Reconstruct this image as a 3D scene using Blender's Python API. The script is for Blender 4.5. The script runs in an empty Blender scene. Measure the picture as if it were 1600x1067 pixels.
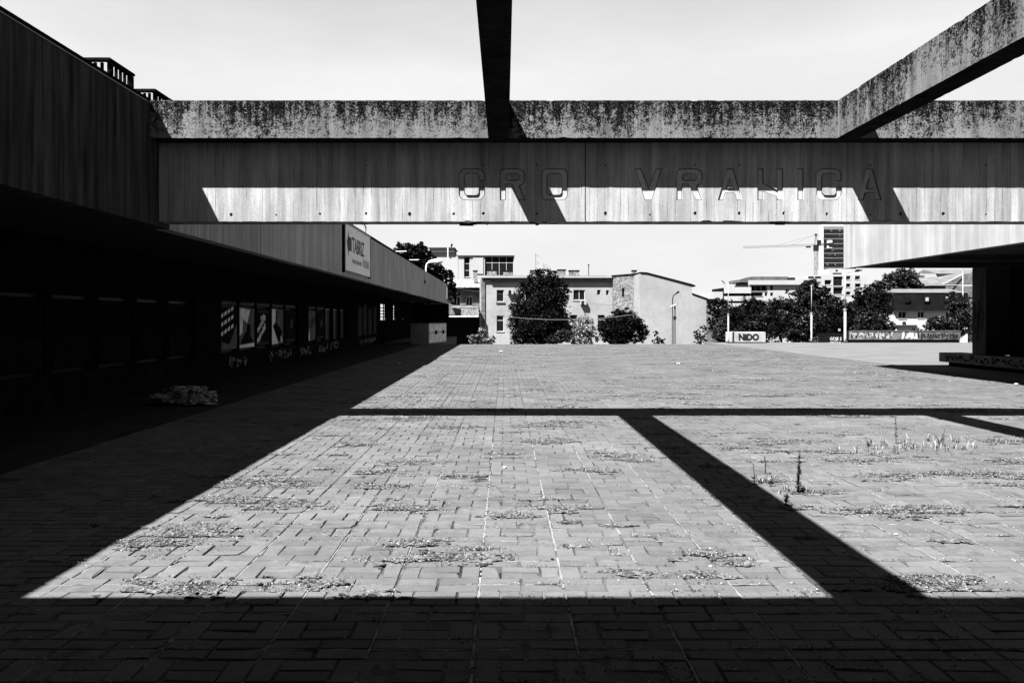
import bpy, bmesh, math, random
from mathutils import Vector, Matrix, noise as mnoise
random.seed(7)
S = bpy.context.scene
COL = S.collection

# ------------------------------------------------------------------ camera
F, VX, VY, CH = 1335.0, 788.0, 498.0, 1.587      # focal (px of the 1600 px photo), vanishing point, eye height
cam = bpy.data.objects.new('camera', bpy.data.cameras.new('camera'))
COL.objects.link(cam)
cam.location = (0, 0, CH)
cam.rotation_euler = (math.radians(90), 0, 0)
cam.data.sensor_width = 36
cam.data.lens = 36 * F / 1600
cam.data.shift_x = (800 - VX) / 1600
cam.data.shift_y = (VY - 533.5) / 1600
cam.data.clip_end = 4000
cam.data.clip_start = 0.05
S.camera = cam

# ------------------------------------------------------------------ light
SUN = Vector((0.5, 0.461, -1.0))                   # way the sunlight travels
sun = bpy.data.objects.new('sun', bpy.data.lights.new('sun', 'SUN'))
COL.objects.link(sun)
sun.data.energy = 5.0
sun.data.angle = math.radians(0.5)
sun.data.color = (1, 1, 1)
sun.rotation_euler = SUN.to_track_quat('-Z', 'Y').to_euler()
sun.location = (-20, -20, 40)

W = bpy.data.worlds.new('World'); S.world = W; W.use_nodes = True
wt = W.node_tree; wn = wt.nodes; wl = wt.links
bg = wn['Background']
sky = wn.new('ShaderNodeTexSky'); sky.sky_type = 'NISHITA'; sky.sun_disc = False
sky.sun_elevation = math.radians(55.8)
sky.sun_rotation = math.atan2(-0.5, -0.461)
sky.air_density = 0.75; sky.dust_density = 0.0; sky.ozone_density = 1.0; sky.altitude = 0
bw = wn.new('ShaderNodeRGBToBW')
wl.new(sky.outputs[0], bw.inputs[0])
tc = wn.new('ShaderNodeTexCoord')
mp = wn.new('ShaderNodeMapping'); mp.inputs['Scale'].default_value = (2.2, 2.2, 7.0)
wl.new(tc.outputs['Generated'], mp.inputs[0])
nz = wn.new('ShaderNodeTexNoise'); nz.inputs['Scale'].default_value = 1.6; nz.inputs['Detail'].default_value = 7; nz.inputs['Roughness'].default_value = 0.55
wl.new(mp.outputs[0], nz.inputs[0])
mr = wn.new('ShaderNodeMapRange'); mr.inputs[1].default_value = 0.42; mr.inputs[2].default_value = 0.72; mr.inputs[3].default_value = 0.96; mr.inputs[4].default_value = 1.08
wl.new(nz.outputs[0], mr.inputs[0])
mm = wn.new('ShaderNodeMath'); mm.operation = 'MULTIPLY'
sky_cap = wn.new('ShaderNodeMath'); sky_cap.operation = 'MINIMUM'; sky_cap.inputs[1].default_value = 2.36     # upper limit on sky brightness, holds down the glow at the horizon
wl.new(bw.outputs[0], sky_cap.inputs[0]); wl.new(sky_cap.outputs[0], mm.inputs[0]); wl.new(mr.outputs[0], mm.inputs[1])
wl.new(mm.outputs[0], bg.inputs[0])
bg.inputs[1].default_value = 0.05

vs = S.view_settings
vs.view_transform = 'Standard'; vs.look = 'None'; vs.gamma = 1.0; vs.use_curve_mapping = False
vs.exposure = 2.92
S.render.engine = 'CYCLES'
S.cycles.max_bounces = 6; S.cycles.diffuse_bounces = 3

# ------------------------------------------------------------------ helpers
def px(x, y, Y):
    """photo pixel at depth Y -> world X, Z"""
    return (x - VX) * Y / F, CH + (VY - y) * Y / F
def pX(x, Y): return (x - VX) * Y / F
def pZ(y, Y): return CH + (VY - y) * Y / F

def tag(o, label=None, cat=None, group=None, kind=None):
    if label: o['label'] = label
    if cat: o['category'] = cat
    if group: o['group'] = group
    if kind: o['kind'] = kind
    return o
def thing(name, label, cat, loc=(0, 0, 0), group=None):
    o = bpy.data.objects.new(name, None); COL.objects.link(o); o.location = loc; o.empty_display_size = .2
    return tag(o, label, cat, group)

class MB:
    """collects faces for one mesh"""
    def __init__(s): s.v = []; s.f = []
    def quad(s, a, b, c, d):
        n = len(s.v); s.v += [a, b, c, d]; s.f.append((n, n+1, n+2, n+3)); return s
    def poly(s, pts):
        n = len(s.v); s.v += list(pts); s.f.append(tuple(range(n, n+len(pts)))); return s
    def box(s, x0, x1, y0, y1, z0, z1):
        n = len(s.v)
        s.v += [(x0,y0,z0),(x1,y0,z0),(x1,y1,z0),(x0,y1,z0),(x0,y0,z1),(x1,y0,z1),(x1,y1,z1),(x0,y1,z1)]
        s.f += [(n,n+3,n+2,n+1),(n+4,n+5,n+6,n+7),(n,n+1,n+5,n+4),(n+1,n+2,n+6,n+5),(n+2,n+3,n+7,n+6),(n+3,n,n+4,n+7)]
        return s
    def tube(s, pts, r, k=8, cap=True):
        pts = [Vector(p) for p in pts]
        rs = r if isinstance(r, (list, tuple)) else [r]*len(pts)
        rings = []
        for i, p in enumerate(pts):
            d = (pts[min(i+1, len(pts)-1)] - pts[max(i-1, 0)]).normalized()
            a = d.cross(Vector((0,0,1)))
            if a.length < 1e-3: a = Vector((1,0,0))
            a.normalize(); b = d.cross(a).normalized()
            ring = []
            for j in range(k):
                t = 2*math.pi*j/k
                q = p + a*math.cos(t)*rs[i] + b*math.sin(t)*rs[i]
                ring.append(len(s.v)); s.v.append(tuple(q))
            rings.append(ring)
        for i in range(len(rings)-1):
            for j in range(k):
                s.f.append((rings[i][j], rings[i][(j+1)%k], rings[i+1][(j+1)%k], rings[i+1][j]))
        if cap:
            s.f.append(tuple(rings[0][::-1])); s.f.append(tuple(rings[-1]))
        return s
    def prism(s, outline, y0, y1):
        """outline of (x,z), front at y0, back at y1"""
        n = len(outline)
        a = len(s.v)
        s.v += [(x, y0, z) for x, z in outline] + [(x, y1, z) for x, z in outline]
        s.f.append(tuple(range(a, a+n))); s.f.append(tuple(range(a+2*n-1, a+n-1, -1)))
        for i in range(n):
            j = (i+1) % n
            s.f.append((a+i, a+n+i, a+n+j, a+j))
        return s
    def prismx(s, outline, x0, x1):
        """outline of (y,z) swept along x"""
        n = len(outline); a = len(s.v)
        s.v += [(x0, y, z) for y, z in outline] + [(x1, y, z) for y, z in outline]
        s.f.append(tuple(range(a, a+n))); s.f.append(tuple(range(a+2*n-1, a+n-1, -1)))
        for i in range(n):
            j = (i+1) % n
            s.f.append((a+i, a+n+i, a+n+j, a+j))
        return s
    def mesh(s, name, m):
        me = bpy.data.meshes.new(name); me.from_pydata(s.v, [], s.f); me.materials.append(m)
        bm = bmesh.new(); bm.from_mesh(me)
        if len(s.f) < 60000: bmesh.ops.recalc_face_normals(bm, faces=bm.faces)
        bm.to_mesh(me); bm.free(); me.update()
        return me
    def build(s, name, m, parent=None, bevel=0, smooth=False):
        o = bpy.data.objects.new(name, s.mesh(name, m)); COL.objects.link(o)
        if parent: o.parent = parent
        if bevel:
            b = o.modifiers.new('bevel', 'BEVEL'); b.width = bevel; b.segments = 2; b.limit_method = 'ANGLE'
        if smooth:
            for p in o.data.polygons: p.use_smooth = True
        return o
def bx(name, m, x0, x1, y0, y1, z0, z1, parent=None, bevel=0):
    return MB().box(min(x0,x1), max(x0,x1), min(y0,y1), max(y0,y1), min(z0,z1), max(z0,z1)).build(name, m, parent, bevel)

# -------- materials: all neutral greys, the photograph is black and white
class NT:
    def __init__(s, name):
        s.m = bpy.data.materials.new(name); s.m.use_nodes = True
        s.t = s.m.node_tree; s.n = s.t.nodes; s.l = s.t.links
        s.b = s.n['Principled BSDF']
    def put(s, v, sock):
        if isinstance(v, (int, float)): sock.default_value = v
        else: s.l.new(v, sock)
    def math(s, op, a, b=0.0, c=None, clamp=False):
        n = s.n.new('ShaderNodeMath'); n.operation = op; n.use_clamp = clamp
        s.put(a, n.inputs[0]); s.put(b, n.inputs[1])
        if c is not None: s.put(c, n.inputs[2])
        return n.outputs[0]
    def pos(s):
        g = s.n.new('ShaderNodeNewGeometry'); x = s.n.new('ShaderNodeSeparateXYZ')
        s.l.new(g.outputs['Position'], x.inputs[0]); s.g = g
        return x.outputs
    def vec(s, x, y, z):
        c = s.n.new('ShaderNodeCombineXYZ'); s.put(x, c.inputs[0]); s.put(y, c.inputs[1]); s.put(z, c.inputs[2]); return c.outputs[0]
    def noise(s, v, scale, detail=3, rough=.5):
        n = s.n.new('ShaderNodeTexNoise'); n.inputs['Scale'].default_value = scale; n.inputs['Detail'].default_value = detail; n.inputs['Roughness'].default_value = rough
        if v is not None: s.l.new(v, n.inputs['Vector'])
        return n.outputs[0]
    def white(s, w):
        n = s.n.new('ShaderNodeTexWhiteNoise'); n.noise_dimensions = '1D'; s.put(w, n.inputs['W']); return n.outputs['Value']
    def rng(s, v, a, b, c, d, smooth=False):
        n = s.n.new('ShaderNodeMapRange'); n.clamp = True
        if smooth: n.interpolation_type = 'SMOOTHSTEP'
        s.put(v, n.inputs[0])
        for i, q in enumerate((a, b, c, d)): n.inputs[i+1].default_value = q
        return n.outputs[0]
    def mix(s, f, a, b):
        n = s.n.new('ShaderNodeMix'); n.data_type = 'FLOAT'; s.put(f, n.inputs[0]); s.put(a, n.inputs[2]); s.put(b, n.inputs[3]); return n.outputs[0]
    def out(s, v, rough=.85, bump=None, strength=.3, dist=.01, spec=.3):
        v = s.math('MULTIPLY', v, .8)
        c = s.n.new('ShaderNodeCombineColor')
        for i in range(3): s.put(v, c.inputs[i])
        s.l.new(c.outputs[0], s.b.inputs['Base Color'])
        s.put(rough, s.b.inputs['Roughness'])
        s.b.inputs['Specular IOR Level'].default_value = spec
        if bump is not None:
            bn = s.n.new('ShaderNodeBump'); bn.inputs['Strength'].default_value = strength; bn.inputs['Distance'].default_value = dist
            s.l.new(bump, bn.inputs['Height']); s.l.new(bn.outputs[0], s.b.inputs['Normal'])
        return s.m

def plain(name, val, rough=.8, var=.2, scale=3.0, fine=40.0, spec=0.0, metal=0.0):
    t = NT(name); t.pos()
    p = t.g.outputs['Position']
    a = t.rng(t.noise(p, scale, 5, .6), .3, .7, 1-var, 1+var)
    b = t.rng(t.noise(p, fine, 2), .3, .7, 1-var*.4, 1+var*.4)
    v = t.math('MULTIPLY', t.math('MULTIPLY', a, b), val)
    m = t.out(v, rough, t.noise(p, fine, 3), .15, .01, spec)
    t.b.inputs['Metallic'].default_value = metal
    return m

def concrete(name, base, axis, board=.115, lichen=0.0, z0=0.0, z1=1.0, streak=.25, pits=1.0, seam=.35):
    """board-marked concrete: narrow upright boards, seams, pits, rain streaks, black lichen growing down from z1"""
    t = NT(name); P = t.pos(); p = t.g.outputs['Position']
    u = P[0] if axis == 'x' else P[1]
    z = P[2]
    ub = t.math('DIVIDE', u, board)
    wob = t.math('MULTIPLY', t.noise(t.vec(t.math('MULTIPLY', u, .7), 0, z), 3, 2), .12)
    ub = t.math('ADD', ub, wob)
    bid = t.math('FLOOR', ub)
    tone = t.rng(t.white(bid), 0, 1, .83, 1.1)
    fr = t.math('SUBTRACT', ub, bid)
    dseam = t.math('ABSOLUTE', t.math('SUBTRACT', fr, .5))
    sm = t.rng(dseam, .44, .495, 0, 1)
    smn = t.rng(t.noise(t.vec(t.math('MULTIPLY', u, 6), 0, t.math('MULTIPLY', z, 3)), 1.0, 3), .42, .62, 0, 1)
    sm = t.math('MULTIPLY', sm, smn)
    st = t.rng(t.noise(t.vec(t.math('MULTIPLY', u, 11), 3.3, t.math('MULTIPLY', z, .8)), 1.0, 5, .6), .3, .72, 1+streak*.35, 1-streak)
    big = t.rng(t.noise(p, .9, 5, .6), .3, .7, .85, 1.12)
    fine = t.rng(t.noise(p, 55, 3, .6), .3, .7, .86, 1.1)
    v = t.math('MULTIPLY', t.math('MULTIPLY', tone, st), t.math('MULTIPLY', big, fine))
    v = t.math('MULTIPLY', v, base)
    v = t.math('MULTIPLY', v, t.math('SUBTRACT', 1.0, t.math('MULTIPLY', sm, seam)))
    pit = t.rng(t.noise(t.vec(t.math('MULTIPLY', u, 1), 0, z), 34, 2), .70, .735, 0, .8*pits)
    v = t.mix(pit, v, base*.08)
    if lichen:
        h = t.rng(z, z0, z1, 0, 1)
        n1 = t.noise(t.vec(t.math('MULTIPLY', u, 5.5), .7, t.math('MULTIPLY', z, 1.3)), 1.0, 4, .6)
        n1b = t.noise(t.vec(t.math('MULTIPLY', u, 1.1), 4.7, t.math('MULTIPLY', z, .5)), 1.0, 3, .5)
        n2 = t.noise(t.vec(u, 1.9, z), 46, 3, .65)
        n3 = t.noise(t.vec(u, 5.9, z), 15, 3, .6)
        k = t.math('MULTIPLY_ADD', h, .62, .10)
        drip = t.noise(t.vec(t.math('MULTIPLY', u, 17), 9.1, t.math('MULTIPLY', z, .7)), 1.0, 3, .55)
        k = t.math('ADD', k, t.math('MULTIPLY', t.rng(drip, .48, .72, -.08, .55), h))
        k = t.math('ADD', k, t.rng(n1, .3, .7, -.26, .30))
        k = t.math('ADD', k, t.rng(n1b, .3, .7, -.24, .24))
        k = t.math('ADD', k, t.rng(n2, .28, .72, -.50, .50))
        k = t.math('ADD', k, t.rng(n3, .3, .7, -.26, .26))
        f = t.rng(k, .10, .60, 0, lichen)
        grime = t.rng(t.noise(t.vec(u, 2.2, z), 90, 2, .6), .35, .65, .6, 1.25)
        v = t.math('MULTIPLY', v, grime)
        v = t.mix(f, v, base*.02)
        speck = t.math('MULTIPLY', t.rng(t.noise(t.vec(u, 8.8, z), 60, 2, .5), .60, .70, 0, .8), f)
        v = t.mix(speck, v, base*.75)
        rim = t.rng(z, z1-.018, z1-.004, 0, .75)          # pale worn arris along the top
        v = t.mix(t.math('MULTIPLY', rim, t.rng(n3, .4, .6, 0, 1)), v, base*1.1)
    hgt = t.math('ADD', t.math('MULTIPLY', t.white(bid), .5), t.math('MULTIPLY', t.noise(p, 70, 3), .4))
    hgt = t.math('SUBTRACT', hgt, t.math('MULTIPLY', sm, .8))
    return t.out(v, .95, hgt, .35, .006, 0.0)

def island(name, lo, hi, bright=0.0, bval=.3, rough=.7, trans=0.0, spec=0.0):
    """leaf/flake material, one grey for each loose piece"""
    t = NT(name); t.pos()
    r = t.g.outputs['Random Per Island']
    v = t.rng(r, 0, 1, lo, hi)
    if bright:
        r2 = t.white(t.math('MULTIPLY', r, 917.3))
        v = t.mix(t.math('LESS_THAN', r2, bright), v, bval)
    return t.out(v, rough, spec=spec)

M = {}
# paving blocks
J0X_, J0Y_ = -.147, 4.608                          # origin of the slab grid
t = NT('paving concrete'); t.pos(); p = t.g.outputs['Position']
r = t.g.outputs['Random Per Island']
a = t.rng(r, 0, 1, .87, 1.1)
b = t.rng(t.noise(p, .55, 5, .6), .3, .7, .82, 1.15)
c = t.rng(t.noise(p, 9, 5, .65), .3, .72, .86, 1.12)
d = t.rng(t.noise(p, 90, 3, .6), .3, .7, .84, 1.14)
v = t.math('MULTIPLY', t.math('MULTIPLY', a, b), t.math('MULTIPLY', c, d))
xyz_ = t.n.new('ShaderNodeSeparateXYZ'); t.l.new(p, xyz_.inputs[0])
sx_ = t.math('FLOOR', t.math('DIVIDE', t.math('SUBTRACT', xyz_.outputs[0], J0X_), .5)); sy_ = t.math('FLOOR', t.math('DIVIDE', t.math('SUBTRACT', xyz_.outputs[1], J0Y_), .5))
v = t.math('MULTIPLY', v, t.rng(t.white(t.math('ADD', t.math('MULTIPLY', sx_, 17.31), t.math('MULTIPLY', sy_, 3.77))), 0, 1, .91, 1.09))
v = t.math('MULTIPLY', v, .064)
stain = t.rng(t.noise(p, 2.1, 6, .7), .58, .70, 0, .6)
v = t.mix(stain, v, .027)
dust = t.rng(t.noise(p, 3.3, 8, .8), .57, .70, 0, .6)
v = t.mix(dust, v, .10)
grit = t.rng(t.noise(p, 150, 2, .6), .70, .76, 0, .7)
v = t.mix(grit, v, .012)
M['paver'] = t.out(v, .85, t.math('ADD', t.noise(p, 120, 3), t.math('MULTIPLY', t.noise(p, 18, 3), .8)), .25, .004, 0.0)
# joint filling: soil, sand, moss
t = NT('joint sand and soil'); t.pos(); p = t.g.outputs['Position']
n = t.noise(p, 1.6, 5, .65); n2 = t.noise(p, 60, 3, .7)
sandy = t.rng(t.math('ADD', n, t.math('MULTIPLY', n2, .35)), .53, .82, .008, .085)
M['joint'] = t.out(sandy, .95, n2, .6, .01, 0.0)
M['mortar'] = plain('pale joint mortar', .11, .95, .35, 6, 60)
M['apron'] = plain('smooth concrete apron', .072, .9, .16, .6, 25, 0.0)
M['lower'] = concrete('board-marked pale concrete', .236, 'x', .115, streak=.42, seam=.7)
M['lowery'] = concrete('board-marked pale concrete side', .215, 'y', .2, streak=.10, pits=.3, seam=.12)
M['letter'] = concrete('letter recess concrete', .275, 'x', .3, streak=.08, pits=.4, seam=.1)
M['upx'] = concrete('lichen concrete across', .122, 'x', .12, lichen=1.0, z0=4.19, z1=4.73, streak=.3)
M['upy'] = concrete('lichen concrete along', .112, 'y', .12, lichen=1.0, z0=4.22, z1=5.0, streak=.4)
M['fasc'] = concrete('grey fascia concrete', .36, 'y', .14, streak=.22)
M['fascd'] = concrete('shade-darkened weathered fascia concrete', .055, 'y', .11, streak=.7, seam=.7)  # darker copy of the fascia concrete, shade put into its colour
M['fascr'] = concrete('close-ribbed fascia concrete', .34, 'y', .075, streak=.3, seam=.85)
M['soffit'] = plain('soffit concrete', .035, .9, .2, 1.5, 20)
M['signwhite'] = plain('bright sign panel', .80, .5, .06, 1, 20)
M['cabpaint'] = plain('cabinet paint', .55, .6, .35, 2.5, 12)
M['under'] = plain('shade-dark underside', .012, .95, .5, 3, 25)  # shade on the beam undersides put into the colour
M['dark'] = plain('dark painted metal', .005, .7, .3, 4, 40)
M['black'] = plain('black interior', .005, .6, .2)
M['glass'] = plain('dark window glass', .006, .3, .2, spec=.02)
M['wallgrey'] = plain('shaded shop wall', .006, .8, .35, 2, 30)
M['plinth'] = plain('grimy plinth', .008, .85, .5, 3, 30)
M['white'] = plain('white paint', .30, .5, .08, 2, 20)
M['offwhite'] = plain('off white paint', .20, .6, .15, 2, 20)
M['metal'] = plain('galvanised metal', .13, .45, .2, 4, 30, .15)
M['print'] = plain('printed black', .012, .5, .1)
M['printg'] = plain('printed grey', .06, .5, .1)
M['signprint'] = plain('faded sign print', .10, .6, .25, 4, 20)
M['signgrey'] = plain('pale sign print', .36, .6, .25, 4, 20)
M['paper'] = plain('printed white', .75, .4, .12, 3, 20)
M['papergrey'] = plain('printed mid grey', .12, .4, .3, 3, 20)

# ------------------------------------------------------------------ ground
J0X, J0Y, SL = -.147, 4.608, .5
PX0, PX1, PY0, PY1 = J0X - 16*SL, J0X + 27*SL, J0Y - 16*SL, J0Y + 97*SL      # paved field
terr = bx('terrain', plain('dry ground', .05, .95, .3, .2, 3), -700, 900, -60, 1600, -4.4, -3.2)
tag(terr, kind='structure')
plaza = MB().box(PX0-6, PX1, -14, PY1, -3.25, -.012).build('plaza', M['joint']); tag(plaza, kind='structure')
apron = MB().box(PX1, 62, -14, 57.0, -3.25, .004).build('apron', M['apron']); tag(apron, kind='structure')
walk = MB().box(-16, -4.3, PY1, 76.9, -3.25, -.004).build('gallery_walk', M['apron']); tag(walk, kind='structure')
kerb = MB().box(PX1-.09, PX1+.03, 3, 53.1, -.2, .014).build('kerb_strip', M['apron']); tag(kerb, kind='structure')

gfl = MB().box(-7.95, -5.15, -12.5, PY1+.0, -.02, .018).build('gallery_floor_shade', plain('shade-dark gallery floor', .022, .8, .3, 1.5, 30)); tag(gfl, kind='structure')  # dark strip under the gallery roof, its shade put into the colour
G = .0072                                            # half joint
BL = [(-.25, 0, .125, .25), (0, .25, .125, .25), (-.25, 0, -.25, -.125), (0, .25, -.25, -.125),
      (-.25, -.125, -.125, .125), (.125, .25, -.125, .125), (-.125, .125, 0, .125), (-.125, .125, -.125, 0)]
def slab_faces(rnd, ox=0, oy=0, oz=0, simple=False):
    V, Fc = [], []
    for (x0, x1, y0, y1) in BL:
        if rnd.random() < .012: continue
        g = G * rnd.uniform(.75, 1.35)
        a = [x0+g*.85, x1-g*.85, y0+g, y1-g]
        dz = rnd.gauss(0, .0011); tx = rnd.gauss(0, .006); ty = rnd.gauss(0, .006)
        cx, cy = (x0+x1)/2, (y0+y1)/2
        n = len(V)
        pts = [(a[0], a[2]), (a[1], a[2]), (a[1], a[3]), (a[0], a[3])]
        if simple:
            for (x, y) in pts: V.append((ox+x, oy+y, oz+dz))
            for (x, y) in pts: V.append((ox+x, oy+y, -.02))
            Fc += [(n, n+1, n+2, n+3)]
            for i in range(4): j = (i+1) % 4; Fc.append((n+4+i, n+4+j, n+j, n+i))
            continue
        chip = rnd.randrange(4) if rnd.random() < .28 else -1
        for k, (x, y) in enumerate(pts):
            sx = 1 if x < cx else -1; sy = 1 if y < cy else -1
            c = rnd.uniform(.012, .035) if k == chip else 0
            bz = dz + (x-cx)*tx + (y-cy)*ty
            jit = rnd.uniform(.002, .005)
            V.append((ox+x+sx*(jit+c), oy+y+sy*(jit+c*.7), oz+bz))
        for k, (x, y) in enumerate(pts):
            sx = 1 if x < cx else -1; sy = 1 if y < cy else -1
            c = .018 if k == chip else 0
            V.append((ox+x+sx*c, oy+y+sy*c, oz+dz-.0055))
        for k, (x, y) in enumerate(pts):
            V.append((ox+x, oy+y, -.022))
        Fc += [(n, n+1, n+2, n+3)]
        for i in range(4):
            j = (i+1) % 4
            Fc.append((n+4+i, n+4+j, n+j, n+i)); Fc.append((n+8+i, n+8+j, n+4+j, n+4+i))
    return V, Fc
cells = []
for i in range(int(round((PX1-PX0)/SL))):
    for j in range(int(round((PY1-PY0)/SL))):
        cx, cy = PX0 + (i+.5)*SL, PY0 + (j+.5)*SL
        vis = cy > 3.5 and abs(VX + F*cx/max(cy, .1) - 800) < 800 + F*.3/cy
        cells.append((cx, cy, vis))
cells.sort(key=lambda c: (not c[2], c[1]))
near = cells[:300]
rest = cells[300:]
rr = random.Random(3)
variants = []
for k in range(30):
    V, Fc = slab_faces(rr)
    me = bpy.data.meshes.new('paving_slab'); me.from_pydata(V, [], Fc); me.materials.append(M['paver']); me.update(); variants.append(me)
def slab_z(cx, cy):
    return mnoise.noise((cx*.9, cy*.9, 3.1))*.006 + mnoise.noise((cx*2.7, cy*2.7, 8.1))*.003
for (cx, cy, _) in near:
    o = bpy.data.objects.new('paving_slab', rr.choice(variants)); COL.objects.link(o); o.parent = plaza
    o.location = (cx, cy, slab_z(cx, cy))
    o.rotation_euler = (rr.gauss(0, .004), rr.gauss(0, .004), rr.gauss(0, .004) + (math.pi if rr.random() < .5 else 0))
AV, AF = [], []
for (cx, cy, vis) in rest:
    if cy < -2.5: continue
    V, Fc = slab_faces(rr, cx, cy, slab_z(cx, cy), simple=(cy > 17 or not vis))
    n = len(AV); AV += V; AF += [tuple(q+n for q in f) for f in Fc]
me = bpy.data.meshes.new('far_paving'); me.from_pydata(AV, [], AF); me.materials.append(M['paver']); me.update()
o = bpy.data.objects.new('far_paving', me); COL.objects.link(o); o.parent = plaza; tag(o, kind='stuff')
mb = MB(); st_ = .07; nx, ny = int(13.5/st_), int(14/st_)
for j in range(ny+1):
    for i in range(nx+1):
        x, y = -4.5 + i*st_, 2.6 + j*st_
        h = mnoise.noise((x*1.1, y*1.1, 2.2))*.9 + mnoise.noise((x*4.1, y*4.1, 6.2))*.6
        mb.v.append((x, y, max(-.0118, min(.0, -.0072 + .009*h))))
for j in range(ny):
    for i in range(nx):
        a = j*(nx+1)+i; mb.f.append((a, a+1, a+nx+2, a+nx+1))
o = mb.build('joint_sand', M['joint'], plaza); tag(o, kind='stuff')
# pale mortar squeezed up in the slab joints near the viewer
def mortar():
    mb = MB(); rn = random.Random(5)
    def strip(p0, p1, w):
        d = Vector((p1[0]-p0[0], p1[1]-p0[1])); L = d.length; d.normalize(); q = Vector((-d.y, d.x))
        k = int(L/.05); prev = None
        for i in range(k+1):
            s = i/k*L
            x, y = p0[0]+d.x*s, p0[1]+d.y*s
            nv = mnoise.noise((x*2.3, y*2.3, 1.7)) + .35*mnoise.noise((x*19, y*19, 4))
            a, b = w*rn.uniform(.4, 1.15), w*rn.uniform(.4, 1.15)
            cur = ((x+q.x*a, y+q.y*a, -.0015+rn.uniform(-.002, .003)), (x-q.x*b, y-q.y*b, -.0015+rn.uniform(-.002, .003)))
            if prev and nv > -.12: mb.quad(prev[0], cur[0], cur[1], prev[1])
            prev = cur
    for i in range(-8, 17):
        x = J0X + i*SL
        lim = 11.0 if -1 <= i <= 9 else 7.0
        strip((x, 3.0), (x, lim), .0085 if i in (0, 1, 2) else .006)
    for j in range(-2, 9):
        y = J0Y + j*SL
        strip((-3.0, y), (3.2, y), .005)
    return mb.build('joint_mortar', M['mortar'], plaza)
tag(mortar(), kind='stuff')

# ------------------------------------------------------------------ pergola: front double beam
Y1, Y2, YB = 12.30, 12.61, 13.02
ZS, ZT, ZB = 4.185, 4.73, 3.018
XL, XR = -5.1, 10.76
beam = thing('cross_beam', 'long board-marked concrete double beam with sunken letters spanning the whole view', 'beam', (2.8, 12.8, 3.0))
beam.location = (0, 0, 0)
bx('beam_core', M['lower'], XL+.004, XR, Y2+.052, YB, ZB+.003, ZS-.002, beam)
def lp(x): return (x - VX)*Y2/F
def lz(y): return CH + (VY - y)*Y2/F
def rrect(x0, x1, y0, y1, r, k=5, flat=()):
    """rounded rectangle in photo pixels, corners tl tr br bl"""
    pts = []
    for (cx, cy, a0, nm) in ((x0+r, y0+r, 180, 'tl'), (x1-r, y0+r, 270, 'tr'), (x1-r, y1-r, 0, 'br'), (x0+r, y1-r, 90, 'bl')):
        if nm in flat:
            pts.append((x0 if 'l' in nm else x1, y0 if 't' in nm else y1)); continue
        for i in range(k+1):
            t = math.radians(a0 + 90*i/k)
            pts.append((cx + r*math.cos(t), cy + r*math.sin(t)))
    return pts
T, B = 263.5, 313.0
def arc(cx, cy, r, a0, a1, k=5):
    return [(cx + r*math.cos(math.radians(a0+(a1-a0)*i/k)), cy + r*math.sin(math.radians(a0+(a1-a0)*i/k))) for i in range(k+1)]
def L_C(x0, w):
    x1 = x0+w; t = 9.5
    o = [(x1, 283)] + arc(x1-11, T+11, 11, 0, -90) + arc(x0+11, T+11, 11, -90, -180) + arc(x0+11, B-11, 11, 180, 90) + arc(x1-11, B-11, 11, 90, 0) + [(x1, 292), (x1-t, 292)]
    o += arc(x1-t-5, B-8-5, 5, 0, 90) + arc(x0+t+5, B-8-5, 5, 90, 180) + arc(x0+t+5, T+8+5, 5, 180, 270) + arc(x1-t-5, T+8+5, 5, 270, 360) + [(x1-t, 283)]
    return [o]
def L_O(x0, w):
    return [rrect(x0, x0+w, T, B, 9), rrect(x0+9.5, x0+w-9.5, T+8.5, B-8.5, 5)]
def L_R(x0, w):
    x1 = x0+w
    o = [(x0, B)] + arc(x0+8, T+8, 8, 180, 270) + arc(x1-11, T+11, 11, 270, 360) + arc(x1-11, T+16, 11, 0, 70) + [(x1-9, 291.5), (x1+.5, B), (x1-11, B), (x0+19, 288.5), (x0+9.5, 288.5), (x0+9.5, B)]
    return [o, rrect(x0+10, x1-10, T+9, T+18, 4)]
def L_V(x0, w):
    x1 = x0+w; c = (x0+x1)/2
    return [[(x0, T), (x0+9.5, T), (c+.5, 294), (x1-9.5, T), (x1, T), (c+6, B), (c-6, B)]]
def L_A(x0, w):
    x1 = x0+w; c = (x0+x1)/2
    o = [(x0, B), (c-5, T), (c+5, T), (x1, B), (x1-9.5, B), (x1-12.5, 302), (x0+12.5, 302), (x0+9.5, B)]
    return [o, [(c, 280), (c+4.5, 294), (c-4.5, 294)]]
def L_N(x0, w):
    x1 = x0+w
    return [[(x0, T), (x0+9.5, T), (x0+9.5, 286), (x1-9.5, 297), (x1-9.5, T), (x1, T), (x1, B), (x1-9.5, B), (x1-9.5, 307), (x0+9.5, 300), (x0+9.5, B), (x0, B)]]
def L_I(x0, w):
    return [[(x0, T), (x0+w, T), (x0+w, B), (x0, B)]]
LET = [('C', L_C(716.5, 41)), ('R', L_R(781, 40)), ('O', L_O(845.5, 41.5)), ('V', L_V(992.5, 42)), ('R', L_R(1057, 41)), ('A', L_A(1121.5, 39)),
       ('N', L_N(1183.5, 40)), ('I', L_I(1246, 9.5)), ('C', L_C(1275.5, 40)), ('A', L_A(1340, 38))]
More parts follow.
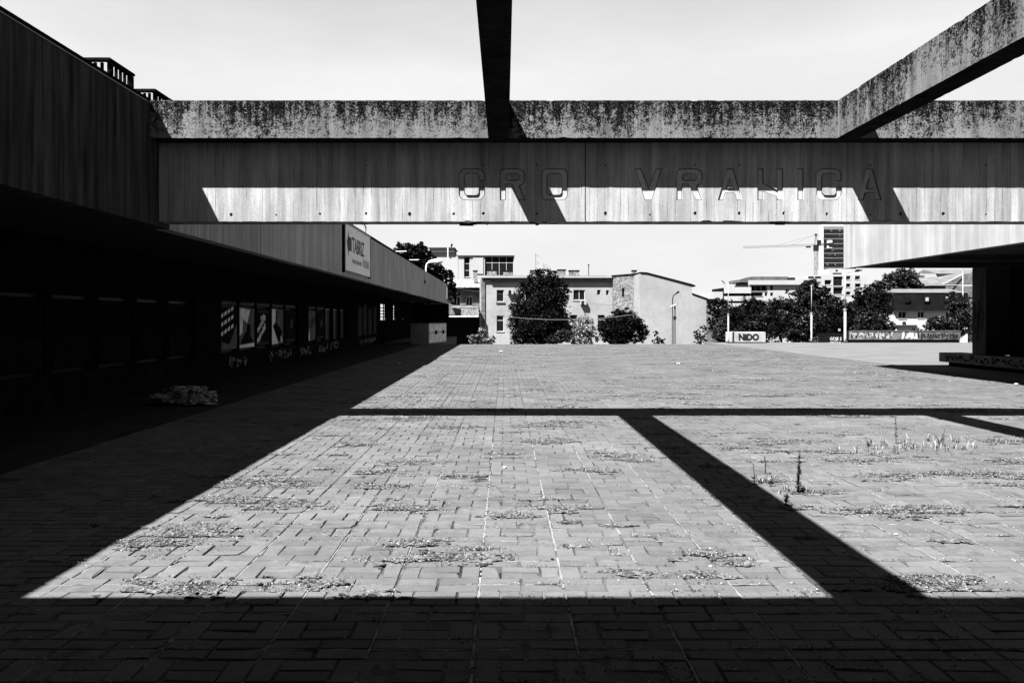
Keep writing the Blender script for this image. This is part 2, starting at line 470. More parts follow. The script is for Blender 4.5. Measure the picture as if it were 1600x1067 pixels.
def curve_mesh(name, loops, y0, y1, m, parent=None, matrix=None, off=0.0):
    """2D loops of (x,z) with holes, filled and given thickness from y0 to y1"""
    cu = bpy.data.curves.new(name, 'CURVE'); cu.dimensions = '2D'; cu.fill_mode = 'BOTH'; cu.extrude = (y1-y0)/2; cu.offset = off
    for lo in loops:
        sp = cu.splines.new('POLY'); sp.points.add(len(lo)-1); sp.use_cyclic_u = True
        for q, (x, z) in zip(sp.points, lo): q.co = (x, z, 0, 1)
    tmp = bpy.data.objects.new('tmp', cu); COL.objects.link(tmp)
    dg = bpy.context.evaluated_depsgraph_get()
    me = bpy.data.meshes.new_from_object(tmp.evaluated_get(dg)); bpy.data.objects.remove(tmp)
    me.name = name
    if matrix is None:
        matrix = Matrix.Translation((0, (y0+y1)/2, 0)) @ Matrix(((1,0,0,0),(0,0,-1,0),(0,1,0,0),(0,0,0,1)))
    me.transform(matrix)
    me.materials.clear(); me.materials.append(m)
    o = bpy.data.objects.new(name, me); COL.objects.link(o)
    if parent: o.parent = parent
    return o
def rough_rect(a0, a1, z0, z1, seed, step=.05, chip=.022):
    rn = random.Random(seed); lo, hi = [], []
    def off(x, k):
        n = mnoise.noise((x*5.3, seed, k)); return rn.uniform(0, .003) + max(0, n-.28)*chip*1.6 + .002*mnoise.noise((x*1.3, seed, k+3))
    x = a0
    while x < a1: lo.append((x, z0 + off(x, 1))); x += rn.uniform(.5, 1.4)*step
    lo.append((a1, z0)); x = a1
    while x > a0: hi.append((x, z1 - off(x, 7))); x -= rn.uniform(.5, 1.4)*step
    hi.append((a0, z1))
    return lo + hi
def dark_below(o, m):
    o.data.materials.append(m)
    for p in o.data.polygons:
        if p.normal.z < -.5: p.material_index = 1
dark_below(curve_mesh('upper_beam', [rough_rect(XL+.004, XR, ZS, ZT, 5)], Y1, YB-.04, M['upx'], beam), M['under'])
def chipped(x0, x1, seed):
    rn = random.Random(seed); pts = []
    x = x0
    while x < x1:
        n = mnoise.noise((x*3.1, seed, 0)); n2 = mnoise.noise((x*.8, seed, 5))
        z = ZB + max(0, n)*.010 + (max(0, n2-.25)*.05 if n > 0 else 0) + rn.uniform(0, .004)
        pts.append((x, z)); x += rn.uniform(.02, .07)
    pts.append((x1, ZB))
    return pts
XJ = lp(914.5)
holes = [lp(x) for x in (361, 431.5, 500, 572, 640, 709, 755, 839, 886+30, 946, 1015.5, 1086, 1155, 1224.5, 1292, 1360, 1407, 1474, 1541, 1608, 1675)]
for (x0, x1, sd) in ((XL+.006, XJ-.007, 1), (XJ+.007, XR, 2)):
    loops = [chipped(x0, x1, sd) + [(x1, ZS-.004), (x0, ZS-.004)]]
    for ch, ls in LET:
        for lo in ls:
            q = [(lp(a), lz(b)) for a, b in lo]
            if x0 < q[0][0] < x1: loops.append(q)
    rn = random.Random(sd)
    for hx in holes:
        if x0 + .1 < hx < x1 - .1:
            hz = lz(334.5) + rn.uniform(-.012, .012); r0 = rn.uniform(.014, .026)
            loops.append([(hx + r0*rn.uniform(.8, 1.15)*math.cos(a*math.pi/4), hz + r0*rn.uniform(.85, 1.4)*math.sin(a*math.pi/4)) for a in range(8)])
            if rn.random() < .55:
                hz2 = lz(258) + rn.uniform(-.01, .01)
                loops.append([(hx + .014*math.cos(a*math.pi/3), hz2 + .014*math.sin(a*math.pi/3)) for a in range(6)])
    curve_mesh('beam_face', loops, Y2, Y2+.05, M['lower'], beam)
bx('joint_gap', M['black'], XJ-.006, XJ+.006, Y2+.02, Y2+.05, ZB+.01, ZS-.01, beam)
for ch, ls in LET:
    outer = [(lp(a), lz(b)) for a, b in ls[0]]
    o = curve_mesh('letter_recess', [outer] if len(ls) == 1 else [outer, [(lp(a), lz(b)) for a, b in ls[1]]], Y2+.019, Y2+.049, M['letter'], beam, None, -.010)
    o['label'] = 'sunken letter %s in the concrete' % ch
# broken bits hanging from the lower edge
rn = random.Random(11)
for (xa, ya, n) in ((742, 349, 9), (1232, 348.5, 6), (845, 351, 4)):
    mb = MB()
    for i in range(n):
        c = Vector((lp(xa + rn.uniform(-22, 22)), Y2 + rn.uniform(.02, .3), ZB - rn.uniform(-.008, .012)))
        w, hh = rn.uniform(.02, .07), rn.uniform(.008, .02)
        mb.box(c.x-w, c.x+w, c.y-.03, c.y+.03, c.z-hh, c.z+hh)
    mb.build('broken_edge', M['soffit'], beam)
MB().tube([(lp(745), Y2+.05, ZB+.01), (lp(753), Y2+.04, ZB-.012), (lp(762), Y2+.03, ZB-.042)], .008, 6).build('rebar_end', M['dark'], beam)
# two long beams running from the front beam back over the viewer
for (x0, x1, lab) in ((-.232, .065, 'middle dark concrete beam running overhead from the lettered beam towards the viewer'),
                      (4.80, 5.13, 'right-hand sunlit lichen-stained concrete beam running overhead towards the viewer')):
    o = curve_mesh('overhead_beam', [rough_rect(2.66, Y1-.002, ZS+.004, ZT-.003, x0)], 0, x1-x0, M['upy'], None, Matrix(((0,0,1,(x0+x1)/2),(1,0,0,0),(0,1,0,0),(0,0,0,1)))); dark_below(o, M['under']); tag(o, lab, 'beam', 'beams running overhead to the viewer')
# roof over the viewer whose edge shades the foreground
roof = thing('entrance_roof', 'flat concrete roof slab over the viewer that shades the foreground paving', 'roof')
bx('slab', M['soffit'], -15, 22, -13, 2.70, ZS, ZT, roof)
bx('drop_beam', M['soffit'], XL+.05, XR-.05, 1.7, 2.3, ZB, ZS-.002, roof)
bx('back_wall', M['wallgrey'], -15, 22, -13.3, -12.9, -.05, ZS-.004, roof)  # unseen wall added to keep light out from under the roof
for x in (-3.5, 1.5, 6.5):
    bx('column', M['soffit'], x-.25, x+.25, -6.25, -5.75, -.05, ZS-.003, roof)

# ------------------------------------------------------------------ left gallery building
left = thing('gallery_building', 'long low concrete gallery building with deep fascia and dark shopfronts', 'building')
FZ0, FZ1 = 2.95, 4.68
FEND = 76.5
joints = [13.02, 17.9, 22.3, 26.85, 31.3, 35.8, 41, 46, 51, 56, 61, 66, 71.2, FEND]
yy = -12.6
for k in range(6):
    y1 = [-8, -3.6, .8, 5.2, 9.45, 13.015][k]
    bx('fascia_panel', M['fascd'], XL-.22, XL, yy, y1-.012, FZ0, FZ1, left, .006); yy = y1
for a, b in zip(joints[:-1], joints[1:]):
    bx('fascia_panel', M['fascr'] if a < 17 else M['fasc'], XL-.22, XL + random.uniform(-.006, .006), a+.012, b-.012, FZ0 + random.uniform(-.012, .01), FZ1 - .02, left, .006)
bx('fascia_back', M['black'], XL-.3, XL-.222, -12.6, FEND, FZ0+.02, FZ1-.05, left)
bx('coping', M['metal'], XL-.235, XL+.012, -12.6, 13.0, FZ1+.002, FZ1+.016, left)
bx('coping', M['dark'], XL-.33, XL-.15, -12.6, 13.0, FZ1+.018, FZ1+.165, left)
bx('coping', M['dark'], XL-.24, XL+.03, 13.03, FEND, FZ1-.016, FZ1+.05, left)
bx('roof_deck', M['soffit'], -15.5, XL-.31, -12.6, 52, FZ1-.35, FZ1-.06, left)
bx('roof_deck', M['soffit'], -9.4, XL-.31, 52.01, FEND, FZ1-.35, FZ1-.06, left)
bx('soffit', M['soffit'], -8.02, XL-.31, -12.6, FEND-.05, FZ0+.06, FZ0+.12, left)
WX = -8.0
# shop wall: plinth, pillars, panes with mullions, header
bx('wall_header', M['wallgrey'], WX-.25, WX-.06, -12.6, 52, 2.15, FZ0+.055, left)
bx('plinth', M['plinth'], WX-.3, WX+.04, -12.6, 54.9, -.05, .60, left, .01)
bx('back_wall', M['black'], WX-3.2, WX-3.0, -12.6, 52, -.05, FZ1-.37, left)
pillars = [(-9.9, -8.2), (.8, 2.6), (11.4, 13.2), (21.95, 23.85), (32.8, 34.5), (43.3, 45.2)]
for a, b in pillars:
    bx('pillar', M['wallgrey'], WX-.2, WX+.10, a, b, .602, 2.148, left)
bays = []
for (a, b), (c, d) in zip(pillars[:-1], pillars[1:]):
    n = 5; w = (c - b)/n
    for i in range(n):
        y0, y1 = b + i*w, b + (i+1)*w
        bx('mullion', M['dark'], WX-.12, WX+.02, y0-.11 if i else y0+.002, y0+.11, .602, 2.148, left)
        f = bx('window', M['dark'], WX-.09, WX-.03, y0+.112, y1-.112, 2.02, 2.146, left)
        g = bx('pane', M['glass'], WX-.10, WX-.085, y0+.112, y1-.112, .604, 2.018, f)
        bays.append((y0+.112, y1-.112))
# far section with boarded bays and slit windows that let the sky through
bx('wall_panel', M['wallgrey'], WX-.2, WX, 45.202, 54.9, .602, FZ0+.05, left)
for (a, b) in ((54.9, 55.2), (58.4, 61.6), (63.4, 67.0), (68.4, FEND-.41)):
    bx('wall_panel', M['wallgrey'], WX-.2, WX, a, b, -.05, FZ0+.05, left)
for (a, b) in ((55.2, 58.4), (61.6, 63.4), (67.0, 68.4)):
    bx('wall_panel', M['wallgrey'], WX-.06, WX, a, b, -.05, 1.5, left)
    bx('wall_panel', M['wallgrey'], WX-.06, WX, a, b, 2.55, FZ0+.05, left)
    if b-a > 2: bx('window_bar', M['dark'], WX-.05, WX-.03, 56.6, 57.0, 1.5, 2.55, left)
    for z in (1.7, 1.9, 2.1, 2.3):
        bx('window_bar', M['dark'], WX-.028, WX-.01, a, b, z-.025, z+.025, left)
for y in (46.5, 48.2, 50.0, 52.0):
    bx('wooden_board', plain('grey board', .04, .8, .5, 3, 20), WX+.004, WX+.05, y, y+1.2, .65, 2.3 + random.uniform(-.2, .2), left)
bx('upper_wall', M['wallgrey'], WX-.6, WX-.27, -12.6, FEND, 2.6, FZ1-.352, left)
bx('end_wall', M['black'], WX-.2, -4.95, FEND-.4, FEND-.1, -3.2, FZ0-.01, left)
bx('end_wall', M['black'], WX-.2, XL-.31, FEND-.099, FEND+.1, FZ0, FZ1-.06, left)
# roof vents of upright slats
def vent(y0, y1, x0, x1, top, lab):
    r = thing('roof_vent', lab, 'vent', (0, 0, 0), 'slatted vents on the gallery roof')
    bx('top_rail', M['dark'], x0-.05, x1+.04, y0-.05, y0+.05, top-.035, top, r)
    bx('top_rail', M['dark'], x1-.05, x1+.04, y0+.051, y1+.08, top-.035, top, r)
    bx('rear_prop', M['dark'], x1-.03, x1+.01, y1+.05, y1+.11, FZ1-.05, top-.036, r)
    bx('base', M['dark'], x0, x1, y0, y1, FZ1-.05, FZ1+.03, r)
    mb = []
    n = 5
    for i in range(n):
        x = x0 + (x1-x0)*i/(n-1)
        bx('slat', M['dark'], x-.018, x+.018, y0, y0+.03, FZ1+.031, top-.051, r)
    n = 6
    for i in range(1, n):
        y = y0 + (y1-y0)*i/(n-1)
        bx('slat', M['dark'], x1-.03, x1, y-.02, y+.02, FZ1+.031, top-.051, r)
vent(11.35, 12.0, -5.62, -5.26, 5.04, 'nearer slatted black vent on the gallery roof edge')
vent(12.85, 13.5, -5.56, -5.27, 5.03, 'farther slatted black vent behind the beam end on the gallery roof')

def facing_x(name, loops, x, th, m, parent=None):
    """flat outline of (y,z) standing at x and looking towards +x"""
    mat = Matrix(((0,0,1,x),(1,0,0,0),(0,1,0,0),(0,0,0,1)))
    return curve_mesh(name, loops, 0, th, m, parent, mat)
def text_loops(txt, size, m, matrix, name, parent=None, th=.004, offset=0.0, xscale=1.0, shear=0.0, spacing=1.0):
    cu = bpy.data.curves.new(name, 'FONT'); cu.body = txt; cu.size = size; cu.extrude = th/2; cu.offset = offset; cu.shear = shear
    cu.space_character = spacing; cu.resolution_u = 3
    tmp = bpy.data.objects.new('tmp', cu); COL.objects.link(tmp)
    dg = bpy.context.evaluated_depsgraph_get()
    me = bpy.data.meshes.new_from_object(tmp.evaluated_get(dg)); bpy.data.objects.remove(tmp)
    me.name = name
    me.transform(matrix @ Matrix.Scale(xscale, 4, (1, 0, 0)))
    me.materials.clear(); me.materials.append(m)
    o = bpy.data.objects.new(name, me); COL.objects.link(o)
    if parent: o.parent = parent
    return o
RX = Matrix(((0,0,1,0),(1,0,0,0),(0,1,0,0),(0,0,0,1)))            # text plane -> faces +x
RY = Matrix(((1,0,0,0),(0,0,-1,0),(0,1,0,0),(0,0,0,1)))           # text plane -> faces the viewer
def scribble(rn, y0, y1, z0, z1, x, m, parent, n=6, w=.02, face='x', name='graffiti'):
    """loose paint strokes that spell nothing"""
    mb = MB()
    for k in range(n):
        cy = y0 + (y1-y0)*(k+.5)/n; hw = (y1-y0)/n*.55
        pts = []
        for i in range(rn.randint(4, 7)):
            pts.append((cy + rn.uniform(-hw, hw), rn.uniform(z0, z1)))
        for (a, b), (c, d) in zip(pts[:-1], pts[1:]):
            dv = Vector((c-a, d-b)); 
            if dv.length < .01: continue
            q = Vector((-dv.y, dv.x)).normalized()*w*rn.uniform(.5, 1)
            P4 = [(a+q.x, b+q.y), (c+q.x, d+q.y), (c-q.x, d-q.y), (a-q.x, b-q.y)]
            xx = x + rn.uniform(0, .002)
            if face == 'x': mb.quad(*[(xx, p, z) for p, z in P4])
            else: mb.quad(*[(p, xx, z) for p, z in P4])
    o = mb.build(name, m, parent); o['kind'] = 'stuff'; return o
def rows(rn, y0, y1, z, h, x, m, parent, name='small_print'):
    mb = MB(); y = y0
    while y < y1:
        w = rn.uniform(.3, .9)*h
        mb.quad((x, y, z), (x, min(y+w, y1), z), (x, min(y+w, y1), z+h*rn.uniform(.7, 1.1)), (x, y, z+h*rn.uniform(.7, 1.1)))
        y += w + h*.22
    return mb.build(name, m, parent)
# sign on the fascia
sg = thing('shop_sign', 'white shop sign reading TABRIZ with a black arrow on the gallery fascia', 'sign', (0, 0, 0))
SX = XL + .10
bx('board', M['signwhite'], XL+.01, SX, 26.95, 31.85, 3.13, 4.60, sg)
bx('frame', M['dark'], XL+.008, SX-.02, 26.84, 26.94, 3.05, 4.66, sg)
bx('frame', M['metal'], SX-.02, SX+.02, 26.95, 31.87, 4.602, 4.64, sg)
bx('frame', M['dark'], XL+.008, SX+.01, 31.86, 31.93, 3.08, 4.64, sg)
text_loops('TABRIZ', .70, M['signprint'], Matrix.Translation((SX+.004, 28.05, 3.78)) @ RX, 'sign_lettering', sg, .006, .012, 1.02, 0, 1.0)
facing_x('arrow', [[(27.12, 4.02), (27.42, 4.42), (27.42, 4.22), (27.95, 4.22), (27.95, 3.78), (27.42, 3.78), (27.42, 3.58)]], SX+.004, .006, M['signprint'], sg)
rn = random.Random(21)
rows(rn, 28.1, 30.0, 3.42, .14, SX+.004, M['signgrey'], sg); rows(rn, 30.25, 31.6, 3.40, .30, SX+.004, M['signgrey'], sg)
o = bx('notice_board', M['signwhite'], XL+.012, XL+.06, 74.2, 75.9, 3.35, 4.35); tag(o, 'blank white board at the far end of the gallery fascia', 'sign')
# street lamp on the fascia
lm = thing('fascia_lamp', 'pale cobra-head lamp on a short bent arm above the gallery fascia', 'lamp', (0, 0, 0))
MB().tube([(XL+.02, 54.6, 3.95), (XL+.08, 54.6, 4.0), (XL+.10, 54.6, 4.9), (XL+.16, 54.6, 5.12), (XL+.35, 54.6, 5.2)], .045, 8).build('arm', M['cabpaint'], lm, 0, True)
mb = MB()
hd = [(XL+.25, .06), (XL+.45, .13), (XL+.8, .17), (XL+1.05, .13), (XL+1.18, .04)]
mb.tube([(x, 54.6, 5.2 + i*.022) for i, (x, r_) in enumerate(hd)], [r_ for _, r_ in hd], 10)
mb.build('head', M['cabpaint'], lm, 0, True)
o = MB().tube([(XL+.5, 54.6, 5.14), (XL+.7, 54.6, 5.06), (XL+.95, 54.6, 5.14)], [.06, .12, .06], 8).build('lens', M['printg'], lm, 0, True)
bx('bracket', M['dark'], XL+.012, XL+.05, 54.3, 54.9, 3.85, 4.05, lm)
for (y, lab) in ((41.5, 'nearer thin white rod sticking out from the gallery roof edge'), (47.5, 'farther thin white rod sticking out from the gallery roof edge')):
    o = MB().tube([(XL-.3, y, FZ1+.16), (XL+.35, y, FZ1+.17)], .035, 6).build('roof_rod', M['white']); tag(o, lab, 'rod', 'rods on the gallery roof edge')
sp = thing('roof_spotlight', 'small black spotlight perched on the gallery roof edge above the sign', 'lamp')
MB().tube([(XL-.1, 32.0, FZ1+.03), (XL-.08, 32.0, FZ1+.3), (XL-.14, 32.0, FZ1+.42)], .025, 6).build('stem', M['dark'], sp)
MB().tube([(XL-.28, 31.9, FZ1+.46), (XL-.02, 31.9, FZ1+.52)], [.05, .11], 8).build('head', M['dark'], sp)

# posters behind and on the shopfront panes
PXF = WX + .012
def poster(y0, y1, lab, kind, rn):
    z0, z1 = .70, 1.92
    r = thing('poster', lab, 'poster', (0, 0, 0), 'posters on the gallery shopfront')
    dark = kind in ('text', 'dim')
    bx('sheet', M['print'] if dark else M['papergrey'], PXF-.02, PXF, y0+.03, y1-.03, z0, z1, r)
    bx('header_strip', M['print'], PXF-.02, PXF, y0+.03, y1-.03, z1+.04, z1+.21, r)
    rows(rn, y0+.08, y1-.08, z1+.07, .10, PXF+.004, M['papergrey'], r)
    W_ = y1-y0
    def pl(name, pts, m, d=.003): return facing_x(name, [[(y0+.03+u*(W_-.06), z0+v_*(z1-z0)) for u, v_ in pts]], PXF+d, .003, m, r)
    if kind == 'text':
        ang = math.radians(28)
        for (u, v_, s_, tx) in ((.30, .60, .31, 'Sve'), (.05, .34, .31, 'moramo'), (.02, .06, .29, 'rasprodati')):
            text_loops(tx, s_, M['paper'], Matrix.Translation((PXF+.005, y0+.05+u*W_, z0+v_*(z1-z0))) @ RX @ Matrix.Rotation(ang, 4, 'Z'), 'poster_lettering', r, .003, .012, .95 if tx != 'rasprodati' else .90, .1)
        rows(rn, y0+.1, y1-.1, z1-.14, .09, PXF+.004, M['printg'], r); rows(rn, y0+.1, y1-.1, z0+.04, .09, PXF+.004, M['printg'], r)
    elif kind == 'path':
        pl('picture', [(0, 0), (1, 0), (1, .1), (0, .07)], M['paper'])
        pl('picture', [(.05, .1), (.95, .12), (.62, .38), (.35, .38)], M['print'])
        pl('picture', [(0, .3), (.18, .38), (.2, .7), (.5, .62), (.7, .95), (0, 1)], M['paper'])
        pl('picture', [(.42, .34), (.74, .36), (.7, .58), (.5, .6)], M['print'], .005)
        for k in range(26):
            u, v_ = rn.uniform(.02, .9), rn.uniform(.62, .97); s_ = rn.uniform(.02, .06)
            pl('picture', [(u, v_), (min(u+s_, 1), v_+s_*.3), (u+s_*.5, min(v_+s_*.9, 1))], M['print'], .006)
    elif kind == 'wedge':
        pl('picture', [(0, 0), (.56, .02), (.1, .5), (0, .52)], M['paper'])
        pl('picture', [(.56, .04), (.1, .5), (.36, .63), (.9, .36), (.7, .1)], M['print'])
        pl('picture', [(0, .5), (.34, .66), (.34, 1), (0, 1)], M['paper'], .002)
        pl('picture', [(.3, .62), (.42, .62), (.42, .98), (.32, .98)], M['print'], .006)
        pl('picture', [(.78, .06), (.9, .06), (.86, .2), (.76, .22)], M['paper'], .006)
    elif kind == 'slant':
        pl('picture', [(0, 0), (1, 0), (1, .6), (.55, .12), (0, .2)], M['papergrey'])
        pl('picture', [(0, .2), (.55, .12), (1, .6), (1, 1), (0, 1)], M['print'])
        for v_ in (.30, .52, .72): 
            for k in range(4):
                u = .05 + k*.2
                pl('print_line', [(u, v_+u*.28), (u+.13, v_+u*.28+.04), (u+.13, v_+u*.28+.13), (u, v_+u*.28+.08)], M['paper'], .005)
    elif kind == 'dim':
        pl('picture', [(.45, .4), (.75, .5), (.75, .72), (.5, .68)], M['printg'])
        pl('picture', [(.1, .05), (.9, .05), (.9, .1), (.1, .1)], M['printg'])
    elif kind == 'half':
        pl('picture', [(0, 0), (.3, 0), (.25, .4), (.1, .05)], M['paper'])
        pl('picture', [(.3, .35), (1, .6), (1, .85), (.3, .7)], M['printg'])
rn = random.Random(33)
b2 = [b for b in bays if 23.8 < b[0] < 43]
for (y0, y1), kd, lab in zip(b2, ('slant', 'path', 'text', 'wedge', 'dim', 'half', 'dim'),
    ('dark poster with slanting white print, first beside the shop pillar', 'poster with a black and white picture of a path under trees', 'dark poster with slanting white words Sve moramo rasprodati', 'poster with a black wedge shape on white beside the slanting words',
     'dim dark poster with a small pale patch before the second pillar', 'poster with a pale streak just past the second pillar', 'dark poster with grey bands, farthest along the shopfront')):
    poster(y0, y1, lab, kd, rn)
b1 = [b for b in bays if 13 < b[0] < 21.5]
for (y0, y1), lab in zip(b1, ('nearly black sheet on the shop pane nearest the viewer', 'nearly black sheet on the second shop pane from the viewer', 'nearly black sheet on the middle one of the five near shop panes', 'nearly black sheet on the fourth near shop pane', 'nearly black sheet on the last pane before the first pillar')):
    r = thing('window_sheet', lab, 'sheet', (0, 0, 0), 'dark sheets in the near shop panes')
    bx('sheet', M['wallgrey'], PXF-.02, PXF, y0+.04, y1-.04, .68, 1.95, r)
    bx('lower_half', M['plinth'], PXF+.001, PXF+.004, y0+.08, y1-.08, .72, 1.25, r)
for (a, b, n) in ((14, 16.5, 6), (17, 19, 5), (24.6, 26.4, 5), (29.0, 32.0, 9), (33.2, 35.2, 6), (36.5, 41, 8), (47, 53, 14)):
    scribble(rn, a, b, .12, .5, WX+.042, M['offwhite'] if a > 24 else M['plinth'], left, n, .022)
# crumpled plastic heap
def heap():
    bm = bmesh.new(); bmesh.ops.create_icosphere(bm, subdivisions=5, radius=1)
    for v in bm.verts:
        d = v.co.copy()
        n = mnoise.turbulence(d*1.3, 3, False) + .5*abs(mnoise.noise(d*5)) + .32*abs(mnoise.noise(Vector((d.x*4, d.y*11, d.z*13)))) + .12*mnoise.noise(d*22)
        f = .72 + .36*n
        x = d.x*f
        v.co = Vector((x*.74, d.y*f*.45, max(d.z, -.12)*f*.30*(1.0+.45*d.x)))
    me = bpy.data.meshes.new('plastic_heap'); bm.to_mesh(me); bm.free()
    t = NT('crumpled translucent plastic'); t.pos(); p = t.g.outputs['Position']
    v = t.rng(t.noise(p, 9, 6, .7), .42, .68, .008, .45)
    me.materials.append(t.out(v, .22, t.noise(p, 26, 5, .7), .8, .05, .8))
    o = bpy.data.objects.new('plastic_heap', me); COL.objects.link(o)
    o.location = (-5.85, 15.7, .09); o.rotation_euler = (0, 0, -.25)
    return o
tag(heap(), 'heap of crumpled pale plastic sheeting lying in the shade before the shopfront', 'plastic')
# double metal cabinet at the far end of the gallery
cb = thing('metal_cabinet', 'pale double-door metal cabinet with black latches at the far end of the gallery', 'cabinet', (0, 0, 0))
def cabinet():
    a = Vector((-4.72, 53.6)); b = Vector((-3.98, 58.6)); d = (b-a).normalized(); q = Vector((-d.y, d.x))
    H = 1.32
    def pr(name, s0, s1, o0, o1, z0, z1, m):
        pts = [a + d*s0 + q*o0, a + d*s1 + q*o0, a + d*s1 + q*o1, a + d*s0 + q*o1]
        mb = MB(); mb.v = [(p.x, p.y, z0) for p in pts] + [(p.x, p.y, z1) for p in pts]
        mb.f = [(0,3,2,1),(4,5,6,7),(0,1,5,4),(1,2,6,5),(2,3,7,6),(3,0,4,7)]
        mb.build(name, m, cb)
    L = (b-a).length
    pr('body', 0, L, .03, 1.2, .0, H, M['metal'])
    pr('top', -.08, L+.08, -.08, 1.26, H+.002, H+.07, M['dark'])
    for i in range(4):
        s0 = L*i/4
        pr('door', s0+.03, s0+L/4-.03, -.01, .028, .07, H-.05, M['cabpaint'])
    for s in (L*.36, L*.78):
        pr('latch', s-.18, s+.18, -.06, -.012, .58, .84, M['dark'])
    pr('rail', 0.02, L-.02, -.04, -.012, .70, .73, M['dark'])
cabinet()

# ------------------------------------------------------------------ right canopy
RXF, RZ0, RZ1, REND = 10.76, 3.17, 4.95, 27.1
rc = thing('right_canopy', 'bright concrete canopy with dark soffit on a pillar at the right', 'canopy')
for a, b in ((2.75, 8.0), (8.0, 13.3), (13.3, 20.2), (20.2, REND)):
    bx('fascia_panel', M['lowery'], RXF, RXF+.2, a+.006, b-.006, RZ0, RZ1, rc, .006)
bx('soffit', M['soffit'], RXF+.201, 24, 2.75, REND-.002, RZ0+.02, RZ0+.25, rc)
bx('end_fascia', M['lowery'], RXF+.201, 24, REND-.2, REND-.001, RZ0+.252, RZ1, rc)
bx('roof_deck', M['soffit'], RXF+.201, 24, 2.75, REND-.201, RZ1-.3, RZ1-.05, rc)
for y in (21.5, 24.3):
    bx('soffit_rib', M['soffit'], RXF+.21, 14.8, y, y+.25, RZ0-.12, RZ0+.019, rc)
bx('pillar', M['fascd'], 14.82, 15.7, 26.3, 27.07, .46, RZ0+.015, rc, .01)
bx('back_wall', M['wallgrey'], 15.55, 15.8, 8, 26.29, .40, RZ0+.015, rc)
scribble(random.Random(4), 20.5, 25.2, .9, 2.2, 15.545, M['papergrey'], rc, 9, .018)
scribble(random.Random(6), 26.4, 27.0, .8, 2.2, 14.815, M['print'], rc, 3, .03)
pb = thing('planter_ledge', 'long low concrete ledge covered in black graffiti under the right canopy', 'ledge')
bx('ledge', plain('ledge concrete', .10, .9, .35, 2.5, 30), 14.75, 15.54, 8, 29.0, .14, .45, pb, .012)
bx('foot', M['black'], 14.98, 15.5, 8.1, 28.8, -.0, .139, pb)
scribble(random.Random(8), 18.6, 28.6, .18, .41, 14.745, M['print'], pb, 34, .03)

# dark unseen slabs added on both sides of the viewer to block skylight
blocker_mat = plain('dark blocker', .018, .7, .3, .5, 8)
hr = thing('sky_blocker', 'dark slab added over the right canopy to block skylight, outside the view', 'building')
bx('wall', blocker_mat, 17, 40, -30, 20, RZ1+.01, 30, hr)
for k in range(8): bx('blocker_band', M['soffit'], 16.9, 16.998, -29.8, 19.8, 6.5+k*3, 7.5+k*3, hr)
hr = thing('sky_blocker', 'dark slab added behind the gallery at the left to block skylight, outside the view', 'building')
bx('wall', blocker_mat, -45, -17, -30, 22, -.04, 20, hr)
for k in range(5): bx('blocker_band', M['soffit'], -16.998, -16.9, -29.8, 21.8, 5.5+k*3, 6.5+k*3, hr)

# ------------------------------------------------------------------ far edge of the square: low walls, posts
def text_front(txt, x, y, z, size, m, name, parent, offset=0.0, xs=1.0):
    return text_loops(txt, size, m, Matrix.Translation((x, y, z)) @ RY, name, parent, .006, offset, xs)
blk = thing('graffiti_block', 'short pale concrete block with NiDO painted in fat black letters', 'concrete block', (0, 0, 0))
Yb = 55.6
x0, x1 = pX(1140.5, Yb), pX(1196.5, Yb)
blkm = plain('sunlit block concrete', .2, .9, .25, 2, 12)
bx('block', blkm, x0, x1, Yb, Yb+1.1, .06, .72, blk, .02)
bx('foot', M['black'], x0+.25, x1-.15, Yb+.1, Yb+1.0, .004, .058, blk)
text_front('NiDO', x0+.56, Yb-.006, .20, .56, M['print'], 'painted_letters', blk, .034, .92)
scribble(random.Random(14), x0+.1, x0+.55, .15, .65, Yb-.004, M['papergrey'], blk, 2, .02, 'y')
lw = thing('graffiti_wall', 'long low concrete wall covered with pale and black graffiti before the trees', 'wall', (0, 0, 0))
Yw = 56.4
x0, x1 = pX(1324, Yw), pX(1501, Yw)
bx('wall', plain('low wall concrete', .07, .9, .7, 1.3, 10), x0, x1, Yw, Yw+.3, .2, .76, lw, .01)
bx('coping', M['apron'], x0-.03, x1+.03, Yw-.03, Yw+.33, .762, .80, lw)
bx('base', M['black'], x0+.1, x1-.1, Yw+.05, Yw+.25, .0, .198, lw)
scribble(random.Random(15), x0+.2, x0+3.0, .26, .72, Yw-.004, M['offwhite'], lw, 12, .07, 'y')
scribble(random.Random(16), x0+.2, x0+3.0, .26, .72, Yw-.010, M['print'], lw, 10, .022, 'y')
scribble(random.Random(17), x0+3.6, x0+4.6, .25, .7, Yw-.008, M['white'], lw, 5, .07, 'y')
scribble(random.Random(18), x0+4.6, x1-.2, .24, .72, Yw-.006, M['print'], lw, 14, .05, 'y')
dw = thing('dark_wall', 'dark low board with white painted words beside the thick lamp post', 'wall', (0, 0, 0))
Yd = 56.8
bx('board', M['dark'], pX(1279, Yd), pX(1319, Yd), Yd, Yd+.12, -.02, .62, dw)
text_front('GOJE S', pX(1296.5, Yd), Yd-.006, pZ(532, Yd)+.01, .30, M['white'], 'painted_letters', dw, .006, .86)
text_front('SENAE', pX(1296.5, Yd), Yd-.006, pZ(538.5, Yd), .28, M['white'], 'painted_letters', dw, .006, .9)
sq = thing('small_sign', 'tiny square white-framed sign over the dark board', 'sign')
Xs, Zs = px(1311.5, 515.5, 58)
curve_mesh('frame', [[(Xs-.07, Zs-.07), (Xs+.07, Zs-.07), (Xs+.07, Zs+.07), (Xs-.07, Zs+.07)], [(Xs-.035, Zs-.035), (Xs+.035, Zs-.035), (Xs+.035, Zs+.035), (Xs-.035, Zs+.035)]], 58, 58.02, M['white'], sq)
